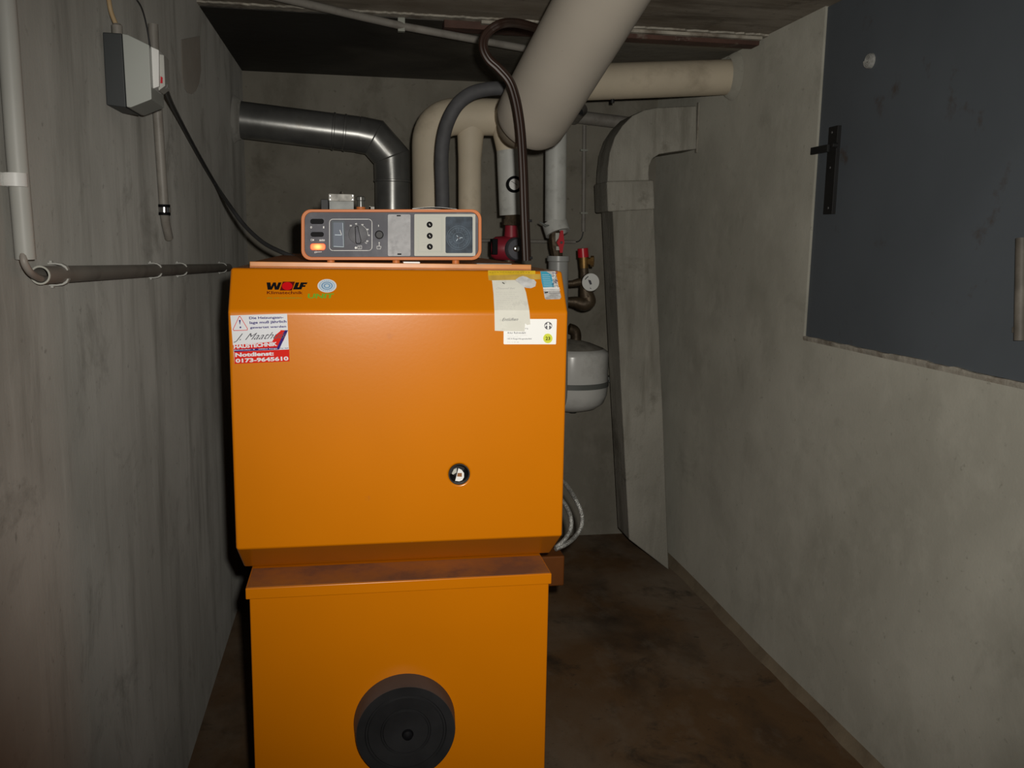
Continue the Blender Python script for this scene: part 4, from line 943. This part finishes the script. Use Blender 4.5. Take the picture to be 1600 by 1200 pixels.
# upright conduit with clip
YA = None
c0, c1 = lw(239, 38, 0.012), lw(257, 335, 0.012); c2 = lw(264, 372, 0.012)
UC = empty('upright_conduit', c2, 'dusty upright conduit with a metal clamp on the left wall behind the switch box', 'conduit')
make('tube', MB().tube([c0, lw(243, 130, 0.012), c1], 0.0115, M_PVC_OLD, 20), UC)
make('end_piece', MB().tube([lw(256, 328, 0.012), lw(259, 350, 0.012), c2], [0.011, 0.0105, 0.0105], M_PVC_OLD, 18), UC)
cl = lw(256.5, 328, 0.012); make('clamp', MB().lathe([(-0.013, 0.0125), (-0.013, 0.0145), (-0.006, 0.0145), (-0.006, 0.0155), (0.006, 0.0155), (0.006, 0.0145), (0.013, 0.0145), (0.013, 0.0125)], cl, (0, 0, 1), M_CHROME, 20, mats=[M_BLACK, M_BLACK, M_CHROME, M_CHROME, M_CHROME, M_BLACK, M_BLACK]), UC, label='bright metal clamp with black edges')
cable('thin_wall_cable', [lw(214, 0, 0.004), lw(222, 14, 0.004), lw(229, 40, 0.004), lw(235, 75, 0.006)], 0.0018, M_CABLE, 'hair-thin black cable coming down to the upright conduit', 'cable')
a = lw(194, 8, 0.002); b = lw(213, 0, 0.002)
# white conduit at the left edge
w0, w1 = lw(4, -40, 0.016), lw(40, 405, 0.016)
WC = empty('white_conduit', w1, 'white plastic conduit running down the near end of the left wall', 'conduit')
wm = lw(13, 60, 0.016); wm2 = lw(26, 240, 0.016)
wT = Vector((w0.x, w0.y, ZC))
make('tube', MB().tube([wT, lw(8, 0, 0.016), wm, wm2, w1], 0.0135, M_PVC, 24, cap_m=M_BLACKM), WC)
wb = lw(24, 281, 0.016)
make('clip_band', MB().lathe([(-0.009, 0.0137), (-0.009, 0.0152), (0.009, 0.0152), (0.009, 0.0137)], wb, (0, 0, 1), M_WHITE, 24).box((XL, wb.y-0.075, wb.z-0.009), (XL+0.003, wb.y-0.008, wb.z+0.009), M_WHITE), WC, label='white clip band with flat tail')
# horizontal conduit with clips, cable looping in
hz0 = lw(63, 430, 0.016); hz1 = lw(357, 418, 0.016)
HZ = empty('horizontal_conduit', hz0, 'grey horizontal conduit clipped along the left wall towards the boiler', 'conduit')
dz = (hz1-hz0).normalized(); u_ = Vector((0, 0, 1))
mbh = MB(); rh = 0.0135
mbh.tube([hz0, hz1], rh, M_PVC_OLD, 24, cap=False)
mbh.lathe([(0, rh), (0, rh*0.86), (0.10, rh*0.86)], hz0, dz, M_PVC_OLD, 24)
make('tube', mbh, HZ, do_weld=False)
make('mouth_ring', MB().lathe([(-0.0008, rh*1.03), (-0.0008, rh*0.84), (0.002, rh*0.84), (0.002, rh*1.03), (-0.0008, rh*1.03)], hz0, dz, M_IVORY, 24), HZ, label='pale rim of the open end')
for px in (92, 243, 284, 348):
    # clip sits round the tube: upper and lower jaws
    t_ = (lw(px, 428-(px-63)*12/292, 0.016)-hz0).dot(dz); c_ = hz0+dz*t_; ln = 0.012 if px < 200 else 0.018
    mb = MB()
    for sgn in (1, -1):
        h0 = rh+0.001; th = 0.0024
        lo_ = [(-0.0155, h0+0.001), (-0.004, h0+0.001), (0.004, h0-0.0006), (0.0095, h0-0.0045), (0.0125, h0-0.0085)]
        hi_ = [(0.0138, h0-0.0070), (0.0110, h0-0.0015), (0.0045, h0+0.0022), (-0.004, h0+0.001+th), (-0.0155, h0+0.001+th)]
        mb.prism([c_+Vector((x, 0, sgn*z)) for x, z in lo_+hi_], (0, 0.010, 0), M_PVC)
        mb.box(c_+Vector((-0.0135, 0.001, sgn*(h0+0.002))), c_+Vector((-0.0095, 0.008, sgn*(h0+0.0065))), M_PVC)
    make('pipe_clip', mb, HZ, label='white plastic pipe clip')
cable('loop_cable', [lw(36, 395, 0.016), lw(38, 410, 0.018), lw(46, 424, 0.020), lw(56, 432, 0.019), lw(68, 436, 0.016), lw(84, 436, 0.015)], 0.0052, M_GREYCABLE, 'short grey-beige cable passing from the white conduit into the horizontal one', 'cable')
# ceiling conduit
k0, k1 = P(428, -6, Z=ZC-0.014), P(822, 76, Z=ZC-0.046)
CC = empty('ceiling_conduit', k0, 'grey conduit running obliquely under the ceiling towards the thick pipe', 'conduit')
kp = [k0+(k0-P(600, 34, Z=ZC-0.02))*1.5, k0, P(560, 25, Z=ZC-0.018), P(630, 41, Z=ZC-0.028), P(700, 54, Z=ZC-0.044), k1]
kp[0].z = ZC-0.014
make('tube', MB().tube(kp, 0.0125, M_PVC_OLD, 18), CC)
p = P(627, 42, Z=ZC-0.03); make('clip', MB().box(p+Vector((-0.012, -0.012, -0.016)), p+Vector((0.012, 0.012, 0.028)), M_IVORY_D), CC, bevel=0.002)

# ================================================================== RIGHT WALL HATCH
HT = empty('steel_hatch', (XR+0.02, (HY0+HY1)/2, HZ0), 'blue-grey painted steel hatch filling the opening in the right wall', 'hatch')
make('panel', MB().box((XR+0.008, HY0, HZ0+0.004), (XR+0.04, HY1, ZC-0.002), M_HATCH), HT)
def rw(px, py, d=0.0): return P(px, py, X=XR-d)
# black latch
mb = MB(); tl, tr, br_, bl_ = rw(1297, 199), rw(1311, 198), rw(1303, 334), rw(1289, 335)
mb.box((XR+0.010, tr.y, bl_.z), (XR-0.004, tl.y, tl.z), M_LATCH)
make('latch_bar', mb, HT, bevel=0.001, label='black iron latch bar')
mb = MB(); t2, b2 = rw(1275, 230), rw(1295, 240)
mb.box((XR-0.012, b2.y-0.01, b2.z+0.004), (XR-0.004, HY1+0.012, b2.z+0.026), M_LATCH)
make('latch_bolt', mb, HT, bevel=0.001, label='black iron bolt')
kn = rw(1309, 227); make('latch_knob', MB().lathe([(0, 0.008), (0.014, 0.008), (0.016, 0.006), (0.016, 0)], (XR-0.003, kn.y, kn.z), (-1, 0, 0), M_LATCH, 14), HT)
for py, px in ((207, 1302), (325, 1296), (262, 1299)):
    q = rw(px, py); make('rivet', MB().lathe([(0, 0.004), (0.0015, 0.003), (0.0015, 0)], (XR-0.004, q.y, q.z), (-1, 0, 0), mat('dull_rivet', (0.10,0.10,0.10), 0.4), 10), HT)
r0, r1 = P(1597, 372, X=XR-0.015), P(1594, 532, X=XR-0.015)
make('pull_tube', MB().tube([r0, r1], 0.0125, M_RUSTTUBE, 20), HT, label='rusty upright tube handle')
for zz_ in (r0.z-0.02, r1.z+0.02): make('tube_bracket', MB().box((XR-0.01, r0.y-0.008, zz_-0.006), (XR+0.009, r0.y+0.008, zz_+0.006), M_RUSTTUBE), HT)
fp = rw(1357, 95)
mb = MB(); 
pts = [Vector((XR-0.001-0.0015*abs(math.sin(k*.6)), fp.y+math.cos(k*0.42)*(0.004+0.00033*k), fp.z+math.sin(k*0.42)*(0.004+0.00033*k))) for k in range(46)]
mb.lathe([(0, 0.021), (0.007, 0.020), (0.009, 0.016), (0.009, 0)], (XR+0.008, fp.y, fp.z), (-1, 0, 0), M_FOAM, 24); mb.tube([p+Vector((0.0, 0, 0)) for p in pts], 0.0026, M_FOAM, 8)
make('foam_plug', mb, HT, label='pale round foam plug', do_weld=False)
# ragged mortar sill under the hatch
mb = MB(); n = 60
ys = [HY0+(HY1-HY0)*i/n for i in range(n+1)]; hs = [0.003+random.uniform(-0.001, 0.005) for i in range(n+1)]; ds = [0.001+random.uniform(0, 0.0015) for _ in ys]
for i in range(n):
    mb.add([(XR-ds[i], ys[i], HZ0-0.002), (XR-ds[i+1], ys[i+1], HZ0-0.002), (XR-ds[i+1]*0.6, ys[i+1], HZ0+hs[i+1]), (XR-ds[i]*0.6, ys[i], HZ0+hs[i]), (XR+0.009, ys[i], HZ0+hs[i]), (XR+0.009, ys[i+1], HZ0+hs[i+1]), (XR+0.0, ys[i], HZ0-0.010), (XR+0.0, ys[i+1], HZ0-0.010)],
           [(0, 3, 2, 1), (3, 4, 5, 2), (0, 1, 7, 6)], M_SEAM)
make('trim_5', mb, kind='structure')
